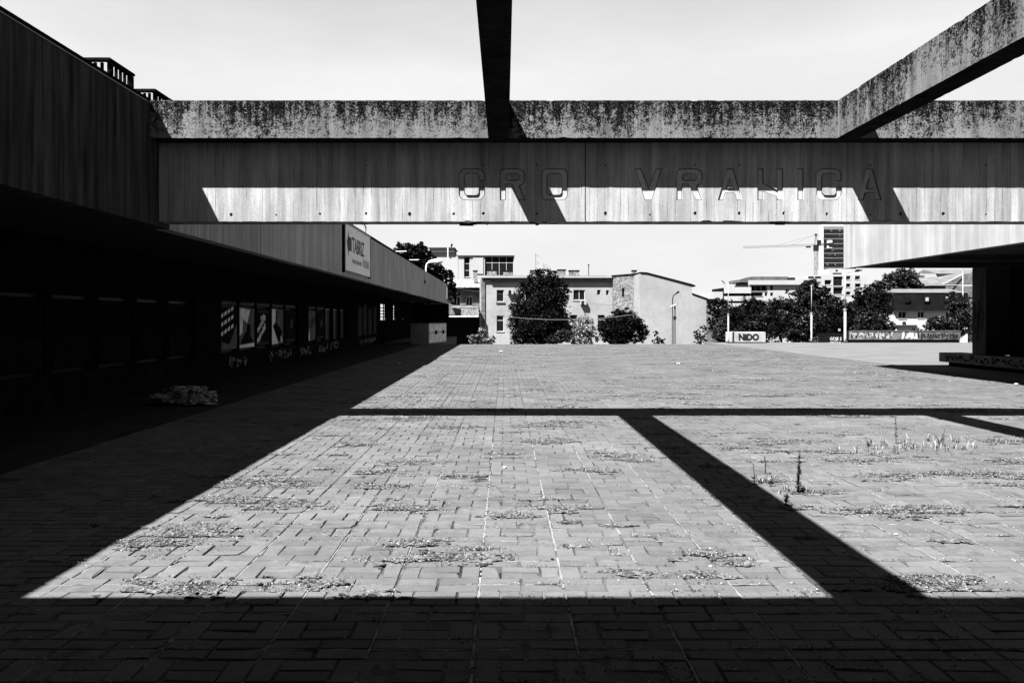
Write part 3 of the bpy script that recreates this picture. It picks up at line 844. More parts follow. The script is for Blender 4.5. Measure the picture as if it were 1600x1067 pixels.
MB().tube([(Xs, 58.04, -3.2), (Xs, 58.04, Zs+.05)], .012, 6).build('stake', M['dark'], sq)
def post(xp, Y, ytop, ystep, r0, r1, lab, arm=0):
    X = pX(xp, Y); zt, zs = pZ(ytop, Y), pZ(ystep, Y)
    r = thing('lamp_post', lab, 'lamp post', (0, 0, 0), 'tall posts at the far edge of the square')
    MB().tube([(X, Y, .0), (X, Y, .3), (X, Y, zs)], [r0*1.25, r0, r0*.92], 12).build('lower_pole', M['offwhite'], r, 0, True)
    MB().tube([(X, Y, zs-.04), (X, Y, zs+.08)], r0*1.35, 12).build('collar', M['metal'], r)
    MB().tube([(X, Y, zs+.05), (X, Y, zt)], [r1, r1*.8], 10).build('upper_pole', M['offwhite'], r, 0, True)
    if arm:
        MB().tube([(X, Y, zt-.03), (X+arm*.6, Y, zt+.10), (X+arm, Y, zt+.14)], .02, 6).build('arm', M['metal'], r)
        MB().tube([(X+arm*.85, Y, zt+.12), (X+arm*1.05, Y, zt+.17), (X+arm*1.5, Y, zt+.2)], [.04, .09, .03], 8).build('lamp_head', M['dark'], r)
    return r
post(1138, 55.2, 441, 492, .048, .022, 'slim pale post just left of the painted block')
post(1268, 56.6, 446, 490, .062, .022, 'pale post before the tall leafy tree right of the painted block')
post(1320.5, 56.2, 427, 484, .085, .045, 'thickest pale lamp post beside the graffiti wall', .75)
# lamp posts and wires before the yellow house
Yl = 66
def bent_lamp():
    r = thing('street_lamp', 'thin dark street lamp with curved arm before the blank gable wall', 'street lamp', (0, 0, 0))
    X = pX(1051, Yl)
    MB().tube([(X, Yl, -3.2), (X, Yl, pZ(498, Yl))], .075, 8).build('lower_pole', M['printg'], r)
    MB().tube([(X, Yl, pZ(498, Yl)), (X, Yl, pZ(466, Yl)), (X+.08, Yl, pZ(461.5, Yl)), (X+.3, Yl, pZ(458.5, Yl))], .04, 8).build('arm', M['print'], r)
    MB().tube([(X+.26, Yl, pZ(459, Yl)), (X+.42, Yl, pZ(456.5, Yl)), (X+.52, Yl, pZ(455.5, Yl))], [.05, .09, .04], 8).build('lamp_head', M['print'], r)
    r2 = thing('floodlight_post', 'post with a white floodlight bar beside the curved street lamp', 'post', (0, 0, 0))
    X2 = pX(1054.5, Yl)
    MB().tube([(X2, Yl, -3.2), (X2, Yl, pZ(478, Yl))], .06, 8).build('pole', M['printg'], r2)
    mb = MB(); mb.tube([(pX(1046.5, Yl), Yl-.1, pZ(480, Yl)), (pX(1055.5, Yl), Yl-.1, pZ(476.5, Yl))], .07, 6); mb.build('light_bar', M['white'], r2)
    bx('bracket', M['print'], X2-.1, X2+.1, Yl-.08, Yl+.08, pZ(499, Yl), pZ(494, Yl), r2)
bent_lamp()
def wire(name, pts, r, m, lab):
    o = MB().tube(pts, r, 5).build(name, m); tag(o, lab, 'wire')
def sag(a, b, s, n=16):
    a, b = Vector(a), Vector(b)
    return [tuple(a.lerp(b, i/n) + Vector((0, 0, -s*4*(i/n)*(1-i/n)))) for i in range(n+1)]
wire('overhead_wire', sag((pX(700, 70), 70, pZ(478, 70)), (pX(1051, Yl), Yl, pZ(480, Yl)), 1.05), .009, M['offwhite'], 'white sagging cable crossing in front of the dark tree')
wire('overhead_wire', sag((pX(640, 109), 106, pZ(440, 106)), (pX(1125, 106), 106, pZ(488, 106)), .5), .016, M['printg'], 'thin dark wire crossing the front of the pale house')

# ------------------------------------------------------------------ buildings
def house_wall(parent, x0, x1, z0, z1, Y, D, holes, m, mframe=None, rec=.22, name='wall', pane=None):
    """front wall with real window openings; holes: (x0,x1,z0,z1,mullions,transoms)"""
    mb = MB()
    xs = sorted({x0, x1, *[h[0] for h in holes], *[h[1] for h in holes]}); zs = sorted({z0, z1, *[h[2] for h in holes], *[h[3] for h in holes]})
    for a, b in zip(xs[:-1], xs[1:]):
        for c, d in zip(zs[:-1], zs[1:]):
            mx, mz = (a+b)/2, (c+d)/2
            if any(h[0] < mx < h[1] and h[2] < mz < h[3] for h in holes): continue
            mb.quad((a, Y, c), (b, Y, c), (b, Y, d), (a, Y, d))
    for h in holes:
        a, b, c, d = h[:4]; e = Y + rec
        mb.quad((a, Y, c), (a, Y, d), (a, e, d), (a, e, c)); mb.quad((b, Y, c), (b, e, c), (b, e, d), (b, Y, d))
        mb.quad((a, Y, c), (a, e, c), (b, e, c), (b, Y, c)); mb.quad((a, Y, d), (b, Y, d), (b, e, d), (a, e, d))
    mb.quad((x0, Y, z0), (x0, Y, z1), (x0, Y+D, z1), (x0, Y+D, z0)); mb.quad((x1, Y, z0), (x1, Y+D, z0), (x1, Y+D, z1), (x1, Y, z1))
    mb.quad((x0, Y+D, z0), (x0, Y+D, z1), (x1, Y+D, z1), (x1, Y+D, z0)); mb.quad((x0, Y, z1), (x1, Y, z1), (x1, Y+D, z1), (x0, Y+D, z1))
    w = mb.build(name, m, parent)
    for h in holes:
        a, b, c, d = h[:4]; e = Y + rec*.75; s = min(.07, (b-a)*.09)
        nm = h[4] if len(h) > 4 else 0; nt = h[5] if len(h) > 5 else 0
        fr = MB()
        fr.box(a+.001, a+s, e-.05, e, c+.001, d-.001); fr.box(b-s, b-.001, e-.05, e, c+.001, d-.001)
        fr.box(a+s, b-s, e-.048, e, c+.001, c+s); fr.box(a+s, b-s, e-.048, e, d-s, d-.001)
        for i in range(nm):
            x = a + (b-a)*(i+1)/(nm+1); fr.box(x-s*.45, x+s*.45, e-.046, e-.002, c+s, d-s)
        for i in range(nt):
            z = c + (d-c)*(.68 if nt == 1 else (i+1)/(nt+1)); fr.box(a+s, b-s, e-.044, e-.004, z-s*.45, z+s*.45)
        f = fr.build('window', mframe or M['white'], parent)
        if (b-a) > .7: MB().box(a-.06, b+.06, Y-.07, Y-.003, c-.09, c-.005).build('sill', M['offwhite'], f)
        MB().box(a+.002, b-.002, e+.004, Y+rec+.02, c+.002, d-.002).build('pane', pane or M['glass'], f)
    return w
def hp(Y, *rs):
    return [(pX(r[0], Y), pX(r[1], Y), pZ(r[3], Y), pZ(r[2], Y)) + tuple(r[4:]) for r in rs]
plaster = plain('sunlit plaster', .172, .9, .16, .45, 3, 0.0)
plaster2 = plain('blank gable plaster', .165, .9, .14, .35, 2.5, 0.0)
t = NT('rough brick rubble'); t.pos(); p = t.g.outputs['Position']
v = t.mix(t.rng(t.noise(p, 4.5, 5, .7), .42, .55, 0, 1), .07, .17); v = t.math('MULTIPLY', v, t.rng(t.noise(p, 1.0, 3), .3, .7, .8, 1.15))
rubble = t.out(v, .95, t.noise(p, 6, 5, .7), .8, .12, 0.0)
t = NT('dark brick'); t.pos(); p = t.g.outputs['Position']
br = t.n.new('ShaderNodeTexBrick'); br.inputs['Scale'].default_value = 3.0; br.inputs['Mortar Size'].default_value = .03
br.inputs['Color1'].default_value = (.045,)*3+(1,); br.inputs['Color2'].default_value = (.075,)*3+(1,); br.inputs['Mortar'].default_value = (.11,)*3+(1,)
xyz = t.n.new('ShaderNodeSeparateXYZ'); t.l.new(p, xyz.inputs[0])
t.l.new(t.vec(xyz.outputs[0], xyz.outputs[2], 0), br.inputs[0])
sep = t.n.new('ShaderNodeRGBToBW'); t.l.new(br.outputs[0], sep.inputs[0])
brick = t.out(t.math('MULTIPLY', sep.outputs[0], t.rng(t.noise(p, 1.5, 5, .7), .3, .7, .5, 1.4)), .9, None, spec=.05)
rooft = plain('weathered roof sheet', .075, .7, .3, .8, 8)
roofd = plain('dark roof tile', .004, .7, .3, 1, 12)
roofl = plain('pale metal roof', .19, .4, .12, .6, 6)

# pale two-storey house
Y = 110.0
hs = thing('pale_house', 'pale two-storey house with broad eaves and several rooftop chimneys behind the dark tree', 'house', (0, 0, 0))
H1 = hp(Y, (776, 787.3, 453, 471.5, 0, 0), (776, 787.3, 492.5, 518, 0, 1), (896, 914, 453, 469, 1, 0), (933, 938.3, 453, 461), (947, 951.3, 453.5, 461), (891, 902, 492, 516.5, 0, 1), (934, 945, 492, 516, 0, 1), (822, 834, 453, 471.5), (851, 863, 453, 471.5), (822, 834, 492.5, 518), (851, 863, 492.5, 518))
house_wall(hs, pX(757, Y), pX(957.5, Y), -3.2, pZ(437, Y), Y, 11, H1, plaster)
bx('sill', M['apron'], pX(775, Y), pX(789, Y), Y-.12, Y-.002, pZ(474, Y), pZ(472, Y), hs)
bx('eave', M['wallgrey'], pX(766, Y), pX(958.5, Y), Y-.36, Y-.004, pZ(440, Y), pZ(434.5, Y), hs)
bx('roof', roofl, pX(752, Y), pX(958.8, Y), Y-.42, Y+11, pZ(434.4, Y), pZ(431.5, Y), hs)
bx('roof_ridge', rooft, pX(765, Y), pX(950, Y), Y+2, Y+8, pZ(431.4, Y), pZ(429.5, Y), hs)
bx('end_pier', plaster, pX(749.5, Y), pX(756.8, Y), Y-.08, Y+3, -3.2, pZ(434.6, Y), hs)
bx('end_pier_strip', brick, pX(752, Y), pX(757.6, Y), Y-.16, Y-.085, pZ(510, Y), pZ(437, Y), hs)
bx('drainpipe', M['printg'], pX(957, Y), pX(958, Y), Y-.14, Y-.02, -3.2, pZ(441, Y), hs)
for (a, b, c) in ((761, 776, 418), (786, 801, 420), (829, 839, 419), (857, 869, 421), (871.5, 884, 419), (889.5, 905, 420)):
    yy_ = Y + random.uniform(2.5, 6)
    k = bx('chimney', rubble, pX(a, yy_), pX(b, yy_), yy_, yy_+1.0, pZ(431.5, Y), pZ(c+1.5, Y), hs)
    bx('chimney_cap', M['dark'], pX(a-.8, yy_), pX(b+.8, yy_), yy_-.06, yy_+1.06, pZ(c+1.5, Y)+.002, pZ(c, Y), k)
MB().tube([(pX(923.3, Y), Y+3, pZ(431, Y)), (pX(923.3, Y), Y+3, pZ(412, Y))], .07, 8).build('flue', M['printg'], hs)
MB().tube([(pX(923.3, Y), Y+3, pZ(412.5, Y)), (pX(923.3, Y), Y+3, pZ(411, Y))], .12, 8).build('flue_cap', M['dark'], hs)
for (xa, ya, yb_) in ((839, 392, 419), (852, 408, 421)):
    an = thing('roof_antenna', 'tall thin aerial on the pale house roof' if xa == 839 else 'shorter comb-shaped aerial on the pale house roof', 'aerial', (0, 0, 0))
    MB().tube([(pX(xa, Y), Y+4.4, pZ(430, Y)), (pX(xa, Y), Y+4.4, pZ(ya, Y))], .03, 5).build('mast', M['printg'], an)
    for q in ((.1, .5), (.35, .9) if xa == 852 else (.6, .5), (.5, .6)):
        z = pZ(ya, Y) - q[0]*(pZ(ya, Y)-pZ(yb_, Y))
        MB().tube([(pX(xa, Y)-.05, Y+4.4, z), (pX(xa, Y)+q[1], Y+4.4, z-.15)], .02, 5).build('rod', M['printg'], an)
for (xa, ya, lab) in ((798, 454.5, 'air conditioner high on the pale house left of the dark tree'), (911.5, 471, 'air conditioner under the wide dark window of the pale house')):
    ac = thing('air_conditioner', lab, 'air conditioner', (0, 0, 0), 'air conditioners on the pale house')
    X, Z = px(xa, ya, Y)
    bx('case', M['offwhite'], X-.42, X+.36, Y-.5, Y-.02, Z-.42, Z+.12, ac)
    bx('fan_grille', M['black'], X-.30, X+.05, Y-.52, Y-.502, Z-.38, Z+.06, ac)
    bx('bracket', M['printg'], X-.3, X+.3, Y-.4, Y-.01, Z-.48, Z-.425, ac)
# rubble annex and blank gable
ax = thing('rubble_annex', 'rough rubble-walled annex with two small niches between the pale house and blank gable', 'building', (0, 0, 0))
Ya = 109.2
house_wall(ax, pX(958.6, Ya), pX(1000, Ya), -3.2, pZ(431.5, Ya), Ya, 9, hp(Ya, (972, 975.5, 450, 464), (990.5, 994, 451, 463)), rubble, M['wallgrey'], .4)
MB().prism([(pX(958.6, Ya), pZ(431.4, Ya)), (pX(1000, Ya), pZ(431.4, Ya)), (pX(1000, Ya), pZ(428, Ya))], Ya+.01, Ya+9).build('gable_fill', rubble, ax)
MB().prism([(pX(956, Ya), pZ(431.2, Ya)), (pX(1001, Ya), pZ(427.8, Ya)), (pX(1001, Ya), pZ(426.6, Ya)), (pX(956, Ya), pZ(430.2, Ya))], Ya-.1, Ya+9.2).build('roof', roofd, ax)
k = bx('chimney', rubble, pX(993.5, Ya), pX(1000.5, Ya), Ya+3, Ya+3.7, pZ(428, Ya), pZ(421.3, Ya), ax)
bx('chimney_cap', M['dark'], pX(992.8, Ya), pX(1001.3, Ya), Ya+2.94, Ya+3.76, pZ(421.3, Ya)+.002, pZ(420, Ya), k)
gb = thing('gable_building', 'large blank plastered gable wall with sloping black roof edge', 'building', (0, 0, 0))
Yg = 104.0
def gp(l): return [(pX(a, Yg), pZ(b, Yg)) for a, b in l]
MB().prism(gp([(1000.5, 580), (1103.5, 580), (1103.5, 468), (1081, 460), (1081, 446.5), (1011, 428), (1000.5, 427)]), Yg, Yg+14).build('wall', plaster2, gb)
MB().prism(gp([(1000, 426.6), (1011, 427.6), (1086.5, 447.8), (1086.5, 446), (1080, 443.5), (1011, 425.6), (1000, 425)]), Yg-.1, Yg+14.3).build('roof', roofd, gb)
MB().prism(gp([(1081.3, 459.8), (1104, 467.8), (1108, 469), (1108, 467.5), (1104, 465.5), (1081.3, 457.8)]), Yg-.08, Yg+14.2).build('lean_to_roof', roofd, gb)
o = thing('brick_shed', 'small shaded brick shed wall beside the blank gable', 'shed', (0, 0, 0))
bx('wall', brick, pX(1104.5, 118), pX(1118, 118), 118, 124, -3.2, pZ(470, 118), o)
bx('roof', roofd, pX(1104.2, 118), pX(1119, 118), 117.8, 124.2, pZ(470, 118)+.01, pZ(467, 118), o)

# brick house on the left with pale metal roof
bh = thing('brick_house', 'dark brick house with pale metal roof and white windows beside the gallery end', 'house', (0, 0, 0))
Y = 111.5
house_wall(bh, pX(690, Y), pX(750, Y), -3.2, pZ(458, Y), Y, 8, hp(Y, (708.5, 719, 463.5, 477.5, 1, 0), (728, 738, 463.5, 477.5, 1, 0)), brick, M['white'], .3)
bx('eave', M['wallgrey'], pX(688, Y), pX(750.5, Y), Y-.6, Y-.004, pZ(458, Y), pZ(449, Y), bh)
MB().prismx([(Y-.75, pZ(449, Y)), (Y+6, pZ(434, Y)), (Y+6, pZ(436, Y)), (Y-.75, pZ(450, Y)+.02)], pX(686, Y), pX(751, Y)).build('roof', roofl, bh)
for xa in (718, 726, 735, 744):
    MB().prismx([(Y-.78, pZ(448.6, Y)), (Y+6, pZ(433.4, Y)), (Y+6, pZ(434.4, Y)), (Y-.78, pZ(449.2, Y))], pX(xa, Y), pX(xa+.8, Y)).build('roof_seam', M['printg'], bh)
k = bx('chimney', rubble, pX(738.5, Y), pX(744.5, Y), Y+2.5, Y+3.1, pZ(440, Y), pZ(422.5, Y), bh)
bx('chimney_cap', M['dark'], pX(737.5, Y), pX(745.5, Y), Y+2.45, Y+3.15, pZ(422.5, Y)+.002, pZ(420.8, Y), k)
bx('ledge', M['offwhite'], pX(706, Y), pX(748, Y), Y-1.4, Y-.01, pZ(481, Y), pZ(479.5, Y), bh)
bx('parapet', rubble, pX(722, Y), pX(749, Y), Y-2.6, Y-.95, pZ(493, Y), pZ(482, Y), bh)
bx('canopy', M['white'], pX(685, Y), pX(749, Y), Y-3.2, Y-.95, pZ(495.5, Y), pZ(493.3, Y), bh)
bx('yard_shade', M['black'], pX(690, Y), pX(749, Y), Y-.9, Y-.006, -3.2, pZ(492, Y), bh)  # black slab standing in for the shade of the yard

# white modern block behind
mw = thing('modern_block', 'white modern block with a dark gridded corner window above the brick house', 'building', (0, 0, 0))
Y = 150.0
whitew = plain('white render', .215, .8, .06, .3, 5)
house_wall(mw, pX(716, Y), pX(803.5, Y), -3.2, pZ(399.5, Y), Y, 14, hp(Y, (725, 734, 401.5, 433, 0, 2), (757.5, 802.5, 401, 431, 3, 1)), whitew, M['white'], .35)
bx('parapet', whitew, pX(714, Y), pX(804, Y), Y-.3, Y+14, pZ(399.4, Y), pZ(397.5, Y), mw)
bx('panel', whitew, pX(739, Y), pX(755, Y), Y-.12, Y-.004, pZ(428, Y), pZ(402.5, Y), mw)
MB().prism([(pX(688, 156), -3.2), (pX(715.6, 156), -3.2), (pX(715.6, 156), pZ(400.5, 156)), (pX(688, 156), pZ(410, 156))], 156, 166).build('side_wing', whitew, mw)
pe = thing('white_penthouse', 'small white rooftop block with dark ledges above the left tree', 'building', (0, 0, 0))
Y = 180.0
bx('wall', whitew, pX(671, Y), pX(709, Y), Y, Y+10, -3.2, pZ(388, Y), pe)
for (za, zb, x1_) in ((388.2, 386.8, 711), (394.2, 393, 710)):
    bx('ledge', M['printg'], pX(669.5, Y), pX(x1_, Y), Y-.5, Y+10.3, pZ(za, Y)+.01, pZ(zb, Y), pe)
bx('corner_strip', M['white'], pX(699, Y), pX(701, Y), Y-.56, Y-.51, pZ(410, Y), pZ(387, Y), pe)
MB().tube([(pX(704, Y), Y+1, pZ(387, Y)), (pX(706, Y), Y+1, pZ(380.5, Y))], [.12, .25], 6).build('roof_dish', M['print'], pe)

# terrace building with rounded roof on the right
tb = thing('terrace_building', 'white stepped terrace building with rounded striped roof behind the trees', 'building', (0, 0, 0))
Y = 165.0
bx('low_block', whitew, pX(1117, Y), pX(1131.5, Y), Y+1, Y+12, -3.2, pZ(455.5, Y), tb)
for (ya, yb_) in ((458.5, 449), (470.5, 463), (482.5, 474)):
    bx('balcony_band', whitew, pX(1131.6, Y), pX(1171, Y), Y-1.2, Y+.2, pZ(ya, Y), pZ(yb_, Y), tb)
bx('balcony_back', M['black'], pX(1132, Y), pX(1171, Y), Y+.202, Y+10, -3.2, pZ(449.5, Y), tb)
house_wall(tb, pX(1171.5, Y), pX(1262, Y), -3.2, pZ(438.5, Y), Y, 14, hp(Y, (1173, 1199, 446, 455, 2, 0), (1203.5, 1208, 445, 454), (1203.5, 1208, 457, 462.5), (1195, 1199, 457, 462.5), (1173, 1192, 457, 463)), whitew, M['white'], .8)
bx('top_band', whitew, pX(1169, Y), pX(1262.5, Y), Y-.5, Y-.004, pZ(445, Y), pZ(438, Y), tb)
mb = MB(); n = 40
for i in range(n):
    a = pX(1157 + 76*i/n, Y); b = pX(1157 + 76*(i+.72)/n, Y)
    zc = pZ(438, Y) + (pZ(432, Y)-pZ(438, Y))*min(1, (i+.5)/n*4)**.6
    mb.box(a, b, Y+.5, Y+9, pZ(441, Y), zc)
mb.build('striped_roof', plain('striped roof sheet', .07, .6, .3, 1, 6), tb)
bx('roof_shell', whitew, pX(1160, Y), pX(1233, Y), Y+1.2, Y+9.5, pZ(441, Y), pZ(433.5, Y), tb)
bx('roof_box', M['print'], pX(1231.5, Y), pX(1243.5, Y), Y+.4, Y+4, pZ(437.5, Y), pZ(433.5, Y), tb)
bx('roof_wing', M['print'], pX(1156.5, Y), pX(1170, Y), Y+.3, Y+4, pZ(448.5, Y), pZ(445, Y), tb)
fl = thing('flag', 'small dark flag on a short pole over the terrace building', 'flag', (0, 0, 0))
MB().tube([(pX(1139, Y), Y+3, pZ(452, Y)), (pX(1139, Y), Y+3, pZ(436, Y))], .06, 6).build('pole', M['offwhite'], fl)
MB().prism([(pX(1133, Y), pZ(437, Y)), (pX(1138.6, Y), pZ(443.5, Y)), (pX(1138.6, Y), pZ(441, Y)), (pX(1134.4, Y), pZ(436.6, Y))], Y+2.98, Y+3.02).build('cloth', M['print'], fl)

# white office block
ob = thing('office_block', 'white office block with dark windows under the striped tower', 'building', (0, 0, 0))
Y = 190.0
house_wall(ob, pX(1283, Y), pX(1356, Y), -3.2, pZ(429, Y), Y, 12, hp(Y, (1288.5, 1299, 437.5, 445), (1288.5, 1299, 449.5, 457), (1288.5, 1299, 461, 468), (1302, 1317, 432, 447, 0, 1), (1302, 1317, 449, 460), (1322, 1329, 431, 437, 0, 1), (1336, 1344, 431, 437, 0, 1), (1322, 1329, 443, 449), (1336, 1345, 443, 449), (1322, 1329, 455.5, 461), (1336, 1345, 455.5, 461)), whitew, M['white'], .5)
bx('stair_head', whitew, pX(1298, Y), pX(1317.5, Y), Y+.5, Y+8, pZ(428.9, Y), pZ(419.5, Y), ob)
bx('stair_slot', M['print'], pX(1302.5, Y), pX(1316, Y), Y+.44, Y+.498, pZ(428, Y), pZ(426.3, Y), ob)
bx('stair_slot', M['print'], pX(1307, Y), pX(1310, Y), Y+.44, Y+.498, pZ(423.7, Y), pZ(421.2, Y), ob)
bx('upper_storey', whitew, pX(1318.5, Y), pX(1355, Y), Y+3, Y+11, pZ(428.9, Y), pZ(419, Y), ob)
bx('wing', whitew, pX(1262.5, Y), pX(1282.5, Y), Y, Y+10, -3.2, pZ(430, Y), ob)
for xa in (1262.8, 1273.5):
    bx('wing_window', M['glass'], pX(xa, Y), pX(xa+8.5, Y), Y-.06, Y-.003, pZ(434.5, Y), pZ(432, Y), ob)
# striped tower
tw = thing('striped_tower', 'tall dark striped office tower beside the crane', 'tower', (0, 0, 0))
Y = 500.0
bx('core', M['papergrey'], pX(1287, Y), pX(1338, Y), Y+.5, Y+3, -3.2, pZ(354.5, Y), tw)
bx('edge_wall', M['white'], pX(1283.2, Y), pX(1286.9, Y), Y, Y+3, -3.2, pZ(352, Y), tw)
bx('top_band', M['white'], pX(1287, Y), pX(1338, Y), Y+.3, Y+3, pZ(354.4, Y), pZ(350.5, Y), tw)
tdark = plain('tower glass bands', .010, .3, .5, .15, 1.2)
for i in range(13):
    ya = 358.5 + i*7.55
    bx('window_band', tdark, pX(1287.2, Y), pX(1338, Y), Y+.1, Y+.49, pZ(ya+4.3, Y), pZ(ya, Y), tw)
for i in range(30):
    k = random.randrange(13); ya = 358.5 + k*7.55 + .6; xa = random.uniform(1288, 1334)
    bx('blind', M['printg'], pX(xa, Y), pX(xa+random.uniform(1, 5), Y), Y+.02, Y+.098, pZ(ya+2.6, Y), pZ(ya, Y), tw)
for (ya, yb_) in ((381, 375.5), (388, 384)):
    bx('pale_panel', M['white'], pX(1292, Y), pX(1300.5, Y), Y-.1, Y+.018, pZ(ya, Y), pZ(yb_, Y), tw)
# crane
cr = thing('tower_crane', 'thin tower crane with long jib reaching left of the striped tower', 'crane', (0, 0, 0))
Y = 420.0
def lattice(p0, p1, w, n, r):
    mb = MB(); p0, p1 = Vector(p0), Vector(p1); d = (p1-p0).normalized()
    side = Vector((1, 0, 0)) if abs(d.z) > .5 else Vector((0, 0, 1))
    q = Vector((0, 1, 0))
    cs = [side*w*a + q*w*b for a, b in ((-1, -1), (1, -1), (1, 1), (-1, 1))]
    for c in cs: mb.tube([p0+c, p1+c], r, 4)
    for i in range(n):
        a, b = p0.lerp(p1, i/n), p0.lerp(p1, (i+1)/n)
        s_ = 1 if i % 2 else -1
        mb.tube([a + side*w*s_ - q*w, b - side*w*s_ - q*w], r*.7, 4); mb.tube([a + side*w - q*w, a - side*w - q*w], r*.7, 4)
    return mb
cx = pX(1275, Y); zj = pZ(384, Y)
lattice((cx, Y, -3), (cx, Y, zj-1.5), .65, 16, .11).build('mast', M['printg'], cr)
MB().box(cx-1.0, cx+1.0, Y-1, Y+1, zj-2.6, zj+.4).build('slewing_unit', M['print'], cr)
bx('cab', M['print'], cx+.4, cx+2.0, Y-1.6, Y-.2, zj+.2, zj+2.6, cr)
mb = MB().tube([(cx-.7, Y, zj), (cx-.1, Y, pZ(366, Y))], .16, 5); mb.tube([(cx+.9, Y, zj), (cx+.1, Y, pZ(366, Y))], .14, 5); mb.box(cx-.6, cx+.6, Y-.3, Y+.3, pZ(368, Y), pZ(365.5, Y))
mb.build('apex', M['print'], cr)
lattice((pX(1161, Y), Y, zj-.8), (cx-1, Y, zj+.3), .40, 30, .05).build('jib', M['printg'], cr)
lattice((cx+1, Y, zj+.3), (pX(1303, Y), Y, zj+1.0), .4, 8, .12).build('counter_jib', M['print'], cr)
bx('counterweight', M['print'], pX(1296, Y), pX(1302, Y), Y-.7, Y+.7, zj-.8, zj+1.2, cr)
mb = MB(); top = (cx, Y, pZ(367, Y))
for xe in (1215, 1235): mb.tube([top, (pX(xe, Y), Y, zj+.3)], .05, 4)
mb.tube([top, (pX(1300, Y), Y, zj+1.2)], .06, 4); mb.build('tie_rods', M['printg'], cr)
bx('trolley', M['print'], pX(1259.5, Y), pX(1266.5, Y), Y-.4, Y+.4, zj-1.0, zj-.3, cr)

# mansard house on the right
mh = thing('mansard_house', 'white house with a big dark mansard roof behind the graffiti wall', 'house', (0, 0, 0))
Y = 112.0
house_wall(mh, pX(1396, Y), pX(1512, Y), -3.2, pZ(485, Y), Y, 9, hp(Y, (1404, 1416, 487, 497.5, 1, 0), (1434, 1444, 487, 497, 1, 0), (1478, 1488, 487, 497, 1, 0)), plain('white house wall', .27, .85, .1, .4, 5), M['white'], .25)
MB().prismx([(Y-.5, pZ(485.2, Y)), (Y+.35, pZ(457, Y)), (Y+9, pZ(457, Y)), (Y+9, pZ(485.2, Y))], pX(1394, Y), pX(1514, Y)).build('mansard', roofd, mh)
MB().prismx([(Y+.2, pZ(457.2, Y)), (Y+5, pZ(449.5, Y)), (Y+9.4, pZ(455, Y)), (Y+9.4, pZ(457.2, Y)-.05)], pX(1398, Y), pX(1514, Y)).build('upper_roof', rooft, mh)
for xa, ya in ((1416.5, 464), (1446.5, 464), (1478, 463)):
    f = bx('roof_window', M['dark'], pX(xa-4, Y), pX(xa+4, Y), Y-.35, Y+.3, pZ(ya+9, Y), pZ(ya, Y), mh)
    bx('pane', M['offwhite'] if xa > 1420 else M['glass'], pX(xa-2.4, Y), pX(xa+2.4, Y), Y-.37, Y-.352, pZ(ya+(6.5 if xa < 1450 else 3.2), Y), pZ(ya+.8, Y), f)
bx('shutter_box', M['print'], pX(1410, Y), pX(1414, Y), Y-.3, Y-.004, pZ(508, Y), pZ(502.5, Y), mh)
bx('ledge', M['printg'], pX(1398, Y), pX(1432, Y), Y-.4, Y-.005, pZ(508.5, Y), pZ(507.6, Y), mh)
rh = thing('gabled_house', 'house with a light grey pitched roof and white verge above the mansard house', 'house', (0, 0, 0))
Y = 140.0
bx('wall', brick, pX(1434, Y), pX(1530, Y), Y+.5, Y+9, -3.2, pZ(447, Y), rh)
MB().prism([(pX(1471, Y), pZ(444.5, Y)), (pX(1530, Y), pZ(444.5, Y)), (pX(1530, Y), pZ(424, Y)), (pX(1502, Y), pZ(429.5, Y))], Y+.45, Y+8).build('gable', brick, rh)
MB().poly([(pX(1432, Y), Y-.4, pZ(444.5, Y)), (pX(1472, Y), Y-.4, pZ(444.5, Y)), (pX(1503, Y), Y+3.5, pZ(430, Y)), (pX(1449, Y), Y+3.5, pZ(432.5, Y))]).poly([(pX(1432, Y), Y-.4, pZ(445.3, Y)), (pX(1472, Y), Y-.4, pZ(445.3, Y)), (pX(1503, Y), Y+3.5, pZ(430.8, Y)), (pX(1449, Y), Y+3.5, pZ(433.3, Y))]).build('roof', rooft, rh)
MB().tube([(pX(1471, Y), Y-.45, pZ(444.3, Y)), (pX(1504, Y), Y+.2, pZ(429, Y))], .07, 5).build('verge', M['white'], rh)
bx('gutter', M['white'], pX(1440, Y), pX(1530, Y), Y-.5, Y-.41, pZ(446.1, Y), pZ(445.3, Y), rh)
k = bx('chimney', rubble, pX(1451, Y), pX(1458, Y), Y+3, Y+3.8, pZ(434, Y), pZ(430.5, Y), rh)
bx('chimney_cap', M['dark'], pX(1450.2, Y), pX(1458.8, Y), Y+2.95, Y+3.85, pZ(430.4, Y), pZ(429.3, Y), k)
o = thing('far_villa', 'pale villa with low grey roof glimpsed under the canopy at the right', 'house', (0, 0, 0))
Y = 200.0
bx('wall', whitew, pX(1430, Y), pX(1540, Y), Y, Y+12, -3.2, pZ(428, Y), o)
MB().prismx([(Y-.8, pZ(428, Y)), (Y+6, pZ(419, Y)), (Y+12, pZ(428, Y))], pX(1462, Y), pX(1540, Y)).build('roof', rooft, o)
r = thing('white_pole', 'thin white pole right beside the canopy pillar', 'pole', (0, 0, 0))
MB().tube([(pX(1504.5, 90), 90, -3.2), (pX(1504.5, 90), 90, pZ(424, 90))], .05, 8).build('pole', M['white'], r)
MB().tube([(pX(1504.5, 90), 90, pZ(425, 90)), (pX(1500, 90), 90, pZ(421, 90))], .05, 6).build('arm', M['white'], r)

